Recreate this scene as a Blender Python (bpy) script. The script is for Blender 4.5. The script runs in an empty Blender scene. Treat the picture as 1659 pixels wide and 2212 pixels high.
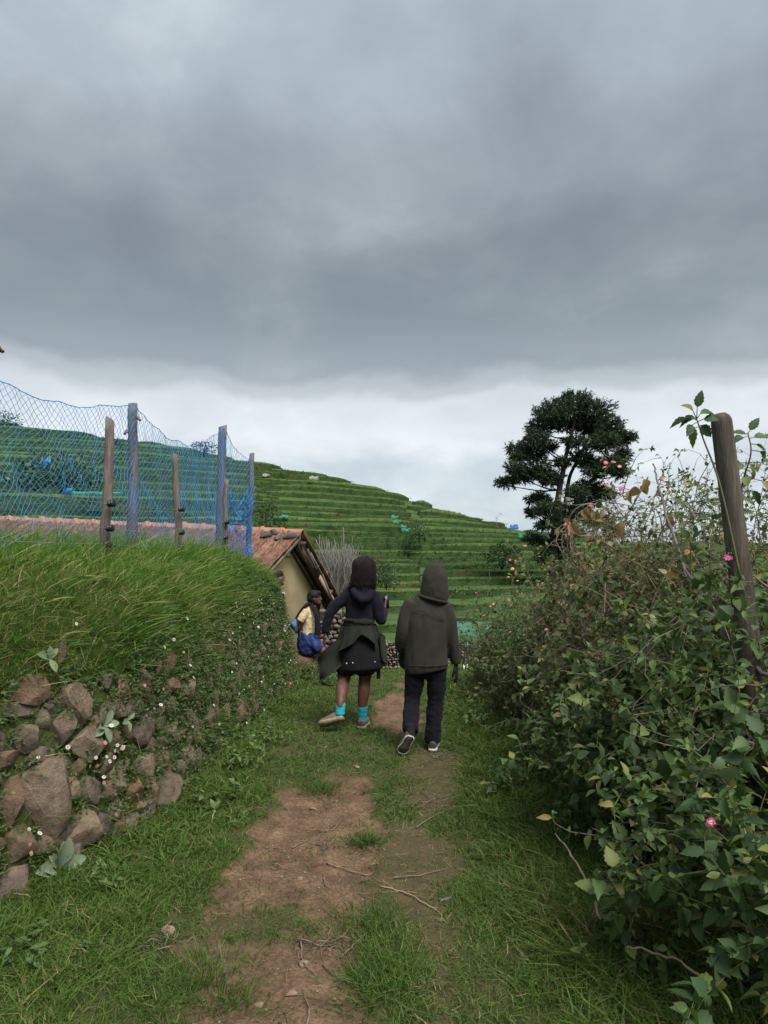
import bpy, math, os
import numpy as np
from mathutils import Vector, Matrix

# ------------------------------------------------------------------ camera, sky, sun, exposure
SC = bpy.context.scene
COL = SC.collection
F, CX, HOR, EYE = 1533.0, 829.5, 1180.0, 1.8      # photo measured on a 1659 x 2212 grid
cam_d = bpy.data.cameras.new('camera')
cam = bpy.data.objects.new('camera', cam_d); COL.objects.link(cam)
cam.location = (0, 0, EYE); cam.rotation_euler = (math.radians(90), 0, 0)
cam_d.sensor_fit = 'VERTICAL'; cam_d.sensor_height = 24.0
cam_d.lens = F / 2212 * 24.0
cam_d.shift_y = (HOR - 1106.0) / 2212
cam_d.clip_start = 0.05; cam_d.clip_end = 6000
SC.camera = cam
SC.render.resolution_x, SC.render.resolution_y = 768, 1024
SC.view_settings.view_transform = 'Standard'
SC.view_settings.look = 'None'
SC.view_settings.gamma = 1.0
SC.view_settings.exposure = 1.7
SC.view_settings.use_curve_mapping = False
SC.cycles.use_denoising = True
SC.cycles.max_bounces = 8
SC.cycles.transparent_max_bounces = 8

SKYO = (3.55, 2.42, 13.0)
SUN_EL, SUN_AZ = 57.0, 150.0                      # azimuth measured from +Y (the view) towards +X
world = bpy.data.worlds.new('World'); SC.world = world; world.use_nodes = True
nt = world.node_tree; nt.nodes.clear()
def N(t, kind, **kw):
    n = t.nodes.new(kind)
    for k, v in kw.items(): setattr(n, k, v)
    return n
def L(t, a, b): t.links.new(a, b)
def ramp(t, stops, interp='LINEAR'):
    n = t.nodes.new('ShaderNodeValToRGB'); cr = n.color_ramp; cr.interpolation = interp
    while len(cr.elements) > 1: cr.elements.remove(cr.elements[-1])
    for i, (p, c) in enumerate(stops):
        e = cr.elements[0] if i == 0 else cr.elements.new(p)
        e.position = p
        e.color = tuple(c) + (1,) if len(c) == 3 else c
    return n
def mth(t, op, a=None, b=None, clamp=False):
    n = t.nodes.new('ShaderNodeMath'); n.operation = op; n.use_clamp = clamp
    for i, v in enumerate((a, b)):
        if v is None: continue
        if isinstance(v, (int, float)): n.inputs[i].default_value = v
        else: t.links.new(v, n.inputs[i])
    return n.outputs[0]
out = N(nt, 'ShaderNodeOutputWorld')
sky = N(nt, 'ShaderNodeTexSky', sky_type='NISHITA')
sky.sun_disc = False; sky.sun_elevation = math.radians(SUN_EL); sky.sun_rotation = math.radians(SUN_AZ)
bg1 = N(nt, 'ShaderNodeBackground'); bg1.inputs['Strength'].default_value = 0.05
L(nt, sky.outputs[0], bg1.inputs['Color'])
tc = N(nt, 'ShaderNodeTexCoord'); sep = N(nt, 'ShaderNodeSeparateXYZ')
L(nt, tc.outputs['Generated'], sep.inputs[0])
zc = mth(nt, 'MAXIMUM', sep.outputs['Z'], 0.0)
den = mth(nt, 'ADD', zc, 0.34)
cmb = N(nt, 'ShaderNodeCombineXYZ')
L(nt, mth(nt, 'DIVIDE', sep.outputs['X'], den), cmb.inputs[0])
L(nt, mth(nt, 'DIVIDE', sep.outputs['Y'], den), cmb.inputs[1])
n1 = N(nt, 'ShaderNodeTexNoise'); n1.inputs['Scale'].default_value = 1.7; n1.inputs['Detail'].default_value = 5; n1.inputs['Roughness'].default_value = 0.56
n1.inputs['Distortion'].default_value = 0.4
mp1 = N(nt, 'ShaderNodeMapping'); mp1.inputs['Location'].default_value = (SKYO[0], SKYO[1], 0); L(nt, cmb.outputs[0], mp1.inputs[0]); L(nt, mp1.outputs[0], n1.inputs['Vector'])
n2 = N(nt, 'ShaderNodeTexNoise'); n2.inputs['Scale'].default_value = 5.0; n2.inputs['Detail'].default_value = 7; n2.inputs['Roughness'].default_value = 0.55
n2.inputs['Distortion'].default_value = 0.25
mp2 = N(nt, 'ShaderNodeMapping'); mp2.inputs['Scale'].default_value = (1, 1, 1.5); mp2.inputs['Location'].default_value = (SKYO[2], 0, 0); L(nt, tc.outputs['Generated'], mp2.inputs[0]); L(nt, mp2.outputs[0], n2.inputs['Vector'])
# warped elevation drives the deck: bright gap at the horizon, dark cloud base, paler cloud above
w1 = mth(nt, 'MULTIPLY', mth(nt, 'SUBTRACT', n1.outputs[0], 0.5), 0.16)
w2 = mth(nt, 'MULTIPLY', mth(nt, 'SUBTRACT', n2.outputs[0], 0.5), 0.085)
el = mth(nt, 'ADD', mth(nt, 'ADD', sep.outputs['Z'], mth(nt, 'MULTIPLY', w1, mth(nt, 'ADD', mth(nt, 'MULTIPLY', sep.outputs['Z'], 1.4), 0.42))), w2)
cr = ramp(nt, [(0.0, (.54, .62, .68)), (.10, (.60, .67, .72)), (.15, (.74, .79, .82)), (.20, (.66, .71, .745)), (.225, (.45, .50, .53)), (.25, (.305, .35, .38)),
               (.31, (.245, .285, .31)), (.37, (.250, .290, .315)), (.46, (.315, .36, .395)), (.56, (.41, .47, .515)), (.70, (.46, .53, .58)), (1.0, (.47, .53, .58))], 'EASE')
L(nt, el, cr.inputs[0])
mul = N(nt, 'ShaderNodeMix', data_type='RGBA', blend_type='MULTIPLY'); mul.inputs[0].default_value = 1.0
cr2 = ramp(nt, [(.30, (.80, .805, .82)), (.46, (.97, .97, .98)), (.56, (1.12, 1.11, 1.10)), (.64, (1.34, 1.31, 1.28)), (.74, (1.62, 1.58, 1.53))])
nm = mth(nt, 'ADD', mth(nt, 'MULTIPLY', n1.outputs[0], 0.58), mth(nt, 'MULTIPLY', n2.outputs[0], 0.42))
L(nt, nm, cr2.inputs[0])
L(nt, cr.outputs[0], mul.inputs[6]); L(nt, cr2.outputs[0], mul.inputs[7])
bg2 = N(nt, 'ShaderNodeBackground'); bg2.inputs['Strength'].default_value = 0.33
L(nt, mul.outputs[2], bg2.inputs['Color'])
mx = N(nt, 'ShaderNodeMixShader'); mx.inputs[0].default_value = 0.93
L(nt, bg1.outputs[0], mx.inputs[1]); L(nt, bg2.outputs[0], mx.inputs[2]); L(nt, mx.outputs[0], out.inputs[0])

sun_d = bpy.data.lights.new('sun', 'SUN'); sun_d.energy = 1.5; sun_d.angle = math.radians(35); sun_d.color = (1, .97, .92)
sun = bpy.data.objects.new('sun', sun_d); COL.objects.link(sun)
_sd = Vector((math.sin(math.radians(SUN_AZ)) * math.cos(math.radians(SUN_EL)), math.cos(math.radians(SUN_AZ)) * math.cos(math.radians(SUN_EL)), math.sin(math.radians(SUN_EL))))
sun.rotation_euler = _sd.to_track_quat('Z', 'Y').to_euler()

# ------------------------------------------------------------------ helpers
R = np.random.default_rng(7)
def at(px, py, Y): return np.array([(px - CX) / F * Y, Y, EYE - (py - HOR) / F * Y])
def A(*a): return np.array(a, float)
def unit(v):
    v = np.asarray(v, float); n = np.linalg.norm(v, axis=-1, keepdims=True); return v / np.maximum(n, 1e-9)
def _hash(ix, iy, iz, seed):
    h = (ix.astype(np.int64) * 374761393 + iy.astype(np.int64) * 668265263 + iz.astype(np.int64) * 2147483647 + seed * 1274126177) & 0xFFFFFFFF
    h = ((h ^ (h >> 13)) * 1274126177) & 0xFFFFFFFF
    h = ((h ^ (h >> 16)) * 2246822519) & 0xFFFFFFFF
    return ((h ^ (h >> 13)) & 0xFFFFFF) / float(0xFFFFFF)
def vnoise(x, y, z=0.0, seed=0):
    x, y, z = np.broadcast_arrays(np.asarray(x, float), np.asarray(y, float), np.asarray(z, float))
    ix, iy, iz = np.floor(x), np.floor(y), np.floor(z)
    fx, fy, fz = x - ix, y - iy, z - iz
    fx, fy, fz = fx*fx*(3-2*fx), fy*fy*(3-2*fy), fz*fz*(3-2*fz)
    r = 0
    for a in (0, 1):
        for b in (0, 1):
            for c in (0, 1):
                r = r + _hash(ix+a, iy+b, iz+c, seed) * (fx if a else 1-fx) * (fy if b else 1-fy) * (fz if c else 1-fz)
    return r
def fbm(x, y, z=0.0, o=4, seed=0):
    s, a, t = 0, .5, 0
    x, y, z = np.asarray(x, float), np.asarray(y, float), np.asarray(z, float)
    for i in range(o):
        s = s + a * vnoise(x, y, z, seed + i); t += a; a *= .5; x, y, z = x*2.03+3.1, y*2.03+1.7, z*2.03+5.3
    return s / t
def sm(x, a, b):
    t = np.clip((np.asarray(x, float) - a) / (b - a), 0, 1); return t*t*(3-2*t)

def mesh(name, V, Fc, mat=None, attrs=None, smooth=False, mi=None, sharp=None):
    """V (n,3); Fc list of int arrays (m,3)/(m,4)"""
    if not isinstance(Fc, (list, tuple)): Fc = [Fc]
    Fc = [np.asarray(f, np.int32) for f in Fc if len(f)]
    V = np.asarray(V, np.float32)
    me = bpy.data.meshes.new(name)
    me.vertices.add(len(V)); me.vertices.foreach_set('co', V.ravel())
    loops = np.concatenate([f.ravel() for f in Fc])
    tot = np.concatenate([np.full(len(f), f.shape[1], np.int32) for f in Fc])
    st = np.concatenate([[0], np.cumsum(tot)[:-1]]).astype(np.int32)
    me.loops.add(len(loops)); me.loops.foreach_set('vertex_index', loops)
    me.polygons.add(len(tot)); me.polygons.foreach_set('loop_start', st); me.polygons.foreach_set('loop_total', tot)
    if mat is not None:
        for m in (mat if isinstance(mat, (list, tuple)) else [mat]): me.materials.append(m)
    if mi is not None: me.polygons.foreach_set('material_index', np.asarray(mi, np.int32))
    if smooth: me.polygons.foreach_set('use_smooth', np.ones(len(tot), bool))
    for k, v in (attrs or {}).items():
        at_ = me.attributes.new(k, 'FLOAT', 'POINT'); at_.data.foreach_set('value', np.asarray(v, np.float32))
    me.update(calc_edges=True); me.validate()
    if sharp: me.set_sharp_from_angle(angle=math.radians(sharp))
    return me
def tag(o, label=None, cat=None, group=None, kind=None):
    if label: o['label'] = label
    if cat: o['category'] = cat
    if group: o['group'] = group
    if kind: o['kind'] = kind
    return o
def obj(name, me, parent=None, loc=None, **kw):
    o = bpy.data.objects.new(name, me); COL.objects.link(o)
    if parent is not None: o.parent = parent
    if loc is not None: o.location = [float(c) for c in loc]
    return tag(o, **kw)
class Thing:
    """an Empty at the thing's base; parts are given in world coordinates"""
    def __init__(s, name, label, cat, loc, group=None):
        s.loc = np.asarray(loc, float); s.e = obj(name, None, loc=s.loc, label=label, cat=cat, group=group)
        s.e.empty_display_size = .1
    def add(s, name, V, Fc, mat, parent=None, **kw):
        kind = kw.pop('kind', None); label = kw.pop('label', None)
        o = obj(name, mesh(name, np.asarray(V) - s.loc, Fc, mat, **kw), parent or s.e)
        return tag(o, kind=kind, label=label)
    def put(s, name, me, M, parent=None, off=None):
        o = bpy.data.objects.new(name, me); COL.objects.link(o); o.parent = parent or s.e
        M = M.copy(); M.translation = M.translation - Vector((s.loc if off is None else off).tolist()); o.matrix_local = M
        return o
def solo(name, V, Fc, mat, label, cat, group=None, kind=None, **kw):
    V = np.asarray(V, float); b = A(*((V.min(0) + V.max(0)) / 2)); b[2] = V[:, 2].min()
    return obj(name, mesh(name, V - b, Fc, mat, **kw), loc=b, label=label, cat=cat, group=group, kind=kind)

class Buf:
    def __init__(s): s.V, s.F, s.T, s.n = [], [], [], 0
    def add(s, V, Fc, var=0.5):
        V = np.asarray(V, float).reshape(-1, 3); s.V.append(V); s.F.append(np.asarray(Fc, np.int64) + s.n)
        s.T.append(np.broadcast_to(np.asarray(var, float), (len(V),))); s.n += len(V)
    def get(s): return np.concatenate(s.V), np.concatenate(s.F), np.concatenate(s.T)
def tris(q): q = np.asarray(q); return np.concatenate([q[:, [0, 1, 2]], q[:, [0, 2, 3]]])

def tube(P, r, n=6, ref=(1, 0, 0), ry=None, cap=True, jit=0.0):
    """closed tube through points P; triangles"""
    P = np.asarray(P, float); m = len(P); r = np.broadcast_to(np.asarray(r, float), (m,)); ry = r if ry is None else np.broadcast_to(np.asarray(ry, float), (m,))
    T = unit(np.gradient(P, axis=0))
    rf = np.asarray(ref, float)
    U = rf - (T @ rf)[:, None] * T
    bad = np.linalg.norm(U, axis=1) < .2
    if bad.any():
        r2 = A(0.1, 1, .2); U[bad] = (r2 - (T @ r2)[:, None] * T)[bad]
    U = unit(U); W = np.cross(T, U)
    a = np.arange(n) / n * 2 * math.pi
    ca, sa = np.cos(a), np.sin(a)
    rr = 1 + (R.uniform(-jit, jit, (m, n)) if jit else np.zeros((m, n)))
    V = P[:, None, :] + U[:, None, :] * (ca * rr * r[:, None])[..., None] + W[:, None, :] * (sa * rr * ry[:, None])[..., None]
    V = V.reshape(-1, 3)
    i = np.arange(m - 1)[:, None] * n; j = np.arange(n)[None, :]; k = (j + 1) % n
    Q = np.stack([i + j, i + k, i + n + k, i + n + j], -1).reshape(-1, 4)
    Fc = tris(Q)
    if cap:
        V = np.concatenate([V, P[:1], P[-1:]]); c0, c1 = m * n, m * n + 1
        jj = np.arange(n); kk = (jj + 1) % n
        Fc = np.concatenate([Fc, np.stack([np.full(n, c0), kk, jj], -1), np.stack([np.full(n, c1), (m-1)*n + jj, (m-1)*n + kk], -1)])
    return V, Fc
def box(c, s, rz=0.0):
    c, s = np.asarray(c, float), np.asarray(s, float) / 2
    V = A(*[(x, y, z) for x in (-1, 1) for y in (-1, 1) for z in (-1, 1)]).reshape(-1, 3) * s
    if rz:
        ca, sa = math.cos(rz), math.sin(rz); V = np.stack([V[:, 0]*ca - V[:, 1]*sa, V[:, 0]*sa + V[:, 1]*ca, V[:, 2]], -1)
    return V + c, np.array([[0,1,3,2],[4,6,7,5],[0,4,5,1],[2,3,7,6],[0,2,6,4],[1,5,7,3]])
def bbox_bevel(c, s, b=.02, rz=0.0):
    """box with chamfered long edges so it catches light"""
    V, Q = box(c, s, rz); return V, Q
_ico = {}
def ico(sub):
    if sub not in _ico:
        import bmesh
        bm = bmesh.new(); bmesh.ops.create_icosphere(bm, subdivisions=sub, radius=1)
        bm.verts.ensure_lookup_table()
        _ico[sub] = (np.array([v.co[:] for v in bm.verts]), np.array([[v.index for v in f.verts] for f in bm.faces])); bm.free()
    return _ico[sub]
def rock(sub=2, amp=.3, seed=0, flat=.35):
    V, Fc = ico(sub); V = V.copy()
    rr = np.random.default_rng(seed)
    for _ in range(11):                                 # plane cuts give facets
        d = unit(rr.normal(size=3)); h = rr.uniform(.40, .80); q = V @ d; V = V - np.maximum(q - h, 0)[:, None] * d * .97
    V = V * (1 + amp * .6 * (fbm(V[:, 0]*1.6 + seed, V[:, 1]*1.6, V[:, 2]*1.6, 4, seed) - .5))[:, None]
    if sub > 2: V = V * (1 + .10 * (fbm(V[:, 0]*6 + seed, V[:, 1]*6, V[:, 2]*6, 3, seed) - .5))[:, None]
    return V / np.abs(V).max(0), Fc
def blades(root, d, bend, ln, wd, var, seg=2):
    n = len(root); d = unit(d); side = unit(np.cross(d, R.normal(size=(n, 3))))
    ln, wd = np.broadcast_to(ln, (n,))[:, None], np.broadcast_to(wd, (n,))[:, None]
    ts = [0, .5, 1] if seg == 2 else ([0, .36, .7, 1] if seg == 3 else [0, 1])
    wf = [1, .8, 0] if seg == 2 else ([.9, 1, .65, 0] if seg == 3 else [1, 0])
    vs = []
    for t, w in zip(ts, wf):
        c = root + ln * (d * t + bend * t * t)
        vs += [c] if w == 0 else [c - side * wd * w / 2, c + side * wd * w / 2]
    k = len(vs); V = np.stack(vs, 1).reshape(-1, 3)
    f = {2: [[0,1,3],[0,3,2],[2,3,4]], 3: [[0,1,3],[0,3,2],[2,3,5],[2,5,4],[4,5,6]], 1: [[0,1,2]]}[seg]
    Fc = (np.arange(n)[:, None, None] * k + np.array(f)[None]).reshape(-1, 3)
    return V, Fc, np.repeat(np.broadcast_to(var, (n,)), k)
# leaf templates: x width (-.5...5), y along 0..1, z up
def leaf_tpl(prof, fold=.12, droop=.22, teeth=0.0):
    ys = [p[0] for p in prof]; V, Fc = [], []
    V.append((0, 0, 0))
    for i, (y, w) in enumerate(prof):
        zc_ = -droop * y * y
        wv = w * (1 + (teeth if i % 2 else -teeth))
        V += [(-wv, y, zc_ + fold * w), (0, y, zc_), (wv, y, zc_ + fold * w)]
    V.append((0, 1.0, -droop)); m = len(prof); t = len(V) - 1
    Fc += [[0, 2, 1], [0, 3, 2]]
    for i in range(m - 1):
        a = 1 + 3*i; b = a + 3
        Fc += [[a, a+1, b+1], [a, b+1, b], [a+1, a+2, b+2], [a+1, b+2, b+1]]
    a = 1 + 3*(m-1); Fc += [[a, a+1, t], [a+1, a+2, t]]
    return np.array(V, float), np.array(Fc)
LEAF_OV = leaf_tpl([(.10, .20), (.26, .42), (.42, .47), (.60, .38), (.78, .22)], .22, .30)
LEAF_TOOTH = leaf_tpl([(.06, .16), (.16, .36), (.25, .42), (.36, .50), (.46, .46), (.56, .44), (.66, .34), (.76, .28), (.86, .16)], .20, .28, .07)
LEAF_MID = leaf_tpl([(.2, .38), (.5, .44)], .2, .3)
LEAF_LAN = leaf_tpl([(.35, .5)], .15, .25)
LEAF_WOOL = leaf_tpl([(.10, .18), (.25, .30), (.45, .46), (.65, .48), (.82, .36), (.93, .2)], .25, .25)
def leaves(pos, axis, nrm, ln, wd, var, tpl):
    n = len(pos); TV, TF = tpl; axis = unit(axis); side = unit(np.cross(axis, nrm)); up = np.cross(side, axis)
    ln = np.broadcast_to(ln, (n,))[:, None, None]; wd = np.broadcast_to(wd, (n,))[:, None, None]
    V = pos[:, None, :] + side[:, None, :] * (TV[None, :, 0:1] * wd) + axis[:, None, :] * (TV[None, :, 1:2] * ln) + up[:, None, :] * (TV[None, :, 2:3] * ln)
    Fc = (np.arange(n)[:, None, None] * len(TV) + TF[None]).reshape(-1, 3)
    return V.reshape(-1, 3), Fc, np.repeat(np.broadcast_to(var, (n,)), len(TV))
def basis(pos, axis, nrm, ln, wd):
    axis = unit(axis); side = unit(np.cross(axis, nrm)); up = np.cross(side, axis)
    M = Matrix(((side[0]*wd, axis[0]*ln, up[0]*ln, pos[0]), (side[1]*wd, axis[1]*ln, up[1]*ln, pos[1]), (side[2]*wd, axis[2]*ln, up[2]*ln, pos[2]), (0, 0, 0, 1)))
    return M

# ------------------------------------------------------------------ materials
def new_mat(name, rough=.7, spec=.3):
    m = bpy.data.materials.new(name); m.use_nodes = True; t = m.node_tree; b = t.nodes['Principled BSDF']
    b.inputs['Roughness'].default_value = rough; b.inputs['Specular IOR Level'].default_value = spec
    return m, t, b
def noise_node(t, scale, detail=4, rough=.55, coord='Object', vec=None, stretch=None):
    tcn = N(t, 'ShaderNodeTexCoord'); src = tcn.outputs[coord]
    if stretch:
        mp = N(t, 'ShaderNodeMapping'); mp.inputs['Scale'].default_value = stretch; L(t, src, mp.inputs[0]); src = mp.outputs[0]
    n = N(t, 'ShaderNodeTexNoise'); n.inputs['Scale'].default_value = scale; n.inputs['Detail'].default_value = detail; n.inputs['Roughness'].default_value = rough
    L(t, src, n.inputs['Vector']); return n.outputs[0]
def mixc(t, fac, a, b, mode='MIX'):
    n = N(t, 'ShaderNodeMix', data_type='RGBA', blend_type=mode)
    for i, v in ((0, fac), (6, a), (7, b)):
        if isinstance(v, (int, float)): n.inputs[i].default_value = v
        elif isinstance(v, tuple): n.inputs[i].default_value = v + (1,) if len(v) == 3 else v
        else: L(t, v, n.inputs[i])
    return n.outputs[2]
def bump(t, b, h, strength=.4, dist=.01):
    n = N(t, 'ShaderNodeBump'); n.inputs['Strength'].default_value = strength; n.inputs['Distance'].default_value = dist
    L(t, h, n.inputs['Height']); L(t, n.outputs[0], b.inputs['Normal'])
def M_noise(name, stops, scale=6, rough=.8, spec=.25, bs=.4, bd=.01, detail=5, stretch=None, bscale=None, coord='Object'):
    m, t, b = new_mat(name, rough, spec)
    f = noise_node(t, scale, detail, .6, coord, stretch=stretch); r = ramp(t, stops); L(t, f, r.inputs[0]); L(t, r.outputs[0], b.inputs['Base Color'])
    if bs: bump(t, b, noise_node(t, bscale or scale * 3, 5, .65, coord, stretch=stretch), bs, bd)
    return m
def M_leaf(name, stops, rough=.45, trans=.3, rand='attr', spec=.3):
    m, t, b = new_mat(name, rough, spec)
    if rand == 'attr': a = N(t, 'ShaderNodeAttribute', attribute_name='var'); f = a.outputs['Fac']
    else: a = N(t, 'ShaderNodeObjectInfo'); f = a.outputs['Random']
    r = ramp(t, stops); L(t, f, r.inputs[0])
    c = mixc(t, .35, r.outputs[0], ramp_noise(t), 'MULTIPLY')
    L(t, c, b.inputs['Base Color'])
    tr = N(t, 'ShaderNodeBsdfTranslucent'); L(t, mixc(t, .5, c, (.5, .8, .15), 'SOFT_LIGHT'), tr.inputs['Color'])
    ms = N(t, 'ShaderNodeMixShader'); ms.inputs[0].default_value = trans
    L(t, b.outputs[0], ms.inputs[1]); L(t, tr.outputs[0], ms.inputs[2])
    L(t, ms.outputs[0], t.nodes['Material Output'].inputs[0])
    return m
def ramp_noise(t):
    f = noise_node(t, 35, 2); r = ramp(t, [(.3, (.55, .55, .55)), (.7, (1.3, 1.3, 1.3))]); L(t, f, r.inputs[0]); return r.outputs[0]
def M_flat(name, c, rough=.7, spec=.3, bs=0, scale=60, bd=.003, var=.25):
    lo = tuple(x * (1 - var) for x in c); hi = tuple(min(1, x * (1 + var)) for x in c)
    return M_noise(name, [(.3, lo), (.7, hi)], scale=scale, rough=rough, spec=spec, bs=bs, bd=bd)

G_PATH = M_leaf('grass_path', [(0, (.048, .092, .016)), (.45, (.080, .145, .024)), (.75, (.125, .19, .036)), (.90, (.22, .20, .075)), (1, (.36, .27, .14))], .6, .3)
G_BANK = M_leaf('grass_bank', [(0, (.050, .108, .018)), (.45, (.088, .188, .026)), (.75, (.140, .255, .040)), (.92, (.28, .29, .085)), (1, (.42, .35, .18))], .55, .40)
G_FLEA = M_leaf('fleabane_leaf', [(0, (.048, .078, .026)), (.5, (.082, .125, .040)), (.85, (.130, .175, .060)), (1, (.24, .21, .11))], .6, .2)
G_HILL = M_leaf('hill_grass', [(0, (.024, .048, .017)), (.35, (.040, .080, .024)), (.6, (.058, .105, .030)), (.85, (.092, .155, .042)), (1, (.17, .18, .07))], .7, .12)
G_CROP = M_leaf('crop_leaf', [(0, (.050, .095, .030)), (.6, (.075, .135, .040)), (1, (.11, .175, .052))], .6, .2)
L_LANT = M_leaf('lantana_leaf', [(0, (.040, .074, .027)), (.45, (.076, .130, .040)), (.78, (.132, .192, .053)), (.93, (.21, .24, .066)), (1, (.30, .23, .08))], .55, .28)
L_LANTO = M_leaf('lantana_leaf_single', [(0, (.032, .064, .025)), (.4, (.058, .106, .035)), (.75, (.095, .152, .045)), (.93, (.15, .19, .055)), (1, (.26, .21, .07))], .55, .26, 'obj')
L_MIX = M_leaf('hedge_leaf', [(0, (.050, .070, .024)), (.35, (.092, .122, .038)), (.65, (.145, .175, .055)), (.82, (.215, .215, .085)), (.92, (.24, .19, .09)), (1, (.32, .19, .09))], .5, .25)
L_DRY = M_leaf('dry_leaf', [(0, (.20, .11, .05)), (.5, (.33, .19, .09)), (1, (.40, .29, .15))], .7, .25)
L_BRIGHT = M_leaf('bright_leaf', [(0, (.06, .105, .028)), (.6, (.098, .160, .040)), (1, (.16, .21, .06))], .45, .3)
L_WOOL = M_leaf('woolly_leaf', [(0, (.16, .22, .13)), (.7, (.22, .28, .17)), (1, (.28, .31, .17))], .85, .15, 'obj')
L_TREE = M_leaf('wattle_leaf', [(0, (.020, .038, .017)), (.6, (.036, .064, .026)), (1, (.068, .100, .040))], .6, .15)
M_TWIG = M_noise('twig_bark', [(.3, (.11, .083, .056)), (.7, (.26, .205, .15))], 14, .85, bs=.3)
M_STEMG = M_noise('green_stem', [(.3, (.07, .09, .03)), (.7, (.13, .12, .06))], 14, .7, bs=.2)
M_STICK = M_noise('grey_stick', [(.25, (.075, .068, .062)), (.75, (.20, .185, .17))], 9, .85, bs=.4)
M_BARK = M_noise('tree_bark', [(.3, (.020, .017, .015)), (.7, (.050, .043, .036))], 4, .9, bs=.6, bd=.05)
M_POST = M_noise('weathered_post', [(.25, (.075, .062, .055)), (.5, (.15, .125, .11)), (.75, (.25, .215, .185))], 7, .88, bs=.8, bd=.012, stretch=(6, 6, .8), bscale=9)
M_POSTB = M_noise('net_post_wood', [(.25, (.085, .078, .085)), (.75, (.21, .19, .19))], 7, .88, bs=.7, bd=.01, stretch=(6, 6, .8), bscale=9)
M_POSTR = M_noise('hedge_post_wood', [(.25, (.040, .033, .027)), (.5, (.085, .070, .056)), (.75, (.16, .13, .10))], 6, .9, bs=.9, bd=.015, stretch=(5, 5, .6), bscale=8)
# ------------------------------------------------------------------ terrain
CRX = [-140, -65, -45, -22, -8, 1.6, 13.3, 25, 37, 60, 200]
CRZ = [27, 23.0, 20.4, 16.3, 13.6, 11.0, 7.2, 4.6, 2.6, 1.9, 1.7]
Z0, Y0, DY, PW = -1.75, 21.0, 99.0, 1.12
def crest(x): return np.interp(x, CRX, CRZ)
def H(x, y):
    t = np.clip((y - Y0) / DY, 0, 1); return Z0 + (crest(x) - Z0) * t ** PW
def zpath(y): return np.interp(y, [-60, 8.5, 10.5, 12.5, 16, 21], [0, 0, -.12, -.36, -.95, -1.95])
def G(x, y):
    """large-scale ground"""
    x, y = np.asarray(x, float), np.asarray(y, float)
    z = np.where(y < Y0, zpath(y) - .06, H(x, y) - .55)
    z = np.where(y > Y0 + DY, crest(x) - .55 - (y - Y0 - DY) * .12, z)
    z = np.maximum(z, np.where(y > Y0 + DY, -8.0, -50))
    far = sm(y, 230, 380); z = z * (1 - far) + far * (2.0 + 3.5 * fbm(x / 90, y / 120, 0, 3, 9) + sm(-x, 100, 500) * 8)
    return z
xs = np.concatenate([-np.geomspace(2600, 30, 34), np.linspace(-28, 28, 57), np.geomspace(30, 2600, 34)])
ys = np.concatenate([np.linspace(-30, 20, 41), np.linspace(21, 130, 70), np.geomspace(134, 5200, 40)])
def grid(xs, ys, zf):
    X, Yg = np.meshgrid(xs, ys); Z = zf(X, Yg); nx, ny = len(xs), len(ys)
    V = np.stack([X, Yg, Z], -1).reshape(-1, 3)
    i = np.arange(ny-1)[:, None]*nx; j = np.arange(nx-1)[None]
    return V, np.stack([i+j, i+j+1, i+nx+j+1, i+nx+j], -1).reshape(-1, 4)
M_TERR = M_noise('rough_grassland', [(.25, (.035, .062, .018)), (.5, (.060, .105, .026)), (.75, (.085, .13, .036))], .35, .95, .1, bs=.6, bd=.3, bscale=2, coord='Object')
V, Q = grid(xs, ys, G)
obj('terrain', mesh('terrain', V, Q, M_TERR, smooth=True), kind='structure')

# near path sheet --------------------------------------------------------------
def gpoly(pts):  return np.array([[(p[0]-CX)/F*(EYE*F/(p[1]-HOR)), EYE*F/(p[1]-HOR)] for p in pts])
def sdist(P, x, y):
    """signed distance to polygon, negative inside"""
    d = np.full(x.shape, 1e9); ins = np.zeros(x.shape, bool); n = len(P)
    for i in range(n):
        a, b = P[i], P[(i+1) % n]; e = b - a
        t = np.clip(((x-a[0])*e[0] + (y-a[1])*e[1]) / (e @ e), 0, 1)
        d = np.minimum(d, np.hypot(x - a[0] - e[0]*t, y - a[1] - e[1]*t))
        c = (a[1] > y) != (b[1] > y)
        with np.errstate(divide='ignore', invalid='ignore'): xi = a[0] + (y - a[1]) / (b[1] - a[1]) * e[0]
        ins ^= c & (x < xi)
    return np.where(ins, -d, d)
BARE = [gpoly([(640, 1715), (690, 1690), (735, 1672), (775, 1685), (792, 1770), (812, 1850), (803, 1895), (752, 1905), (705, 1955), (660, 1945), (610, 1950), (575, 1978), (515, 1980), (455, 1968), (475, 1905), (510, 1850), (540, 1795), (600, 1765)]),
        gpoly([(380, 2055), (450, 2045), (560, 2050), (640, 2010), (655, 1890), (760, 1880), (775, 2010), (758, 2060), (745, 2120), (760, 2210), (770, 2330), (470, 2330), (470, 2180), (455, 2110), (405, 2085)]),
        gpoly([(815, 1568), (822, 1520), (845, 1492), (880, 1500), (905, 1545), (900, 1572), (850, 1580)]),
        gpoly([(850, 1470), (870, 1462), (900, 1475), (880, 1485)])]
THIN = [gpoly([(850, 1790), (920, 1770), (970, 1850), (995, 1980), (1030, 2080), (1070, 2330), (900, 2330), (885, 2100), (862, 2000), (845, 1900)]),
        gpoly([(880, 1640), (930, 1620), (985, 1640), (990, 1700), (950, 1760), (900, 1770), (880, 1700)]),
        gpoly([(440, 1970), (600, 1950), (620, 2020), (440, 2050), (400, 2010)])]
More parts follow.
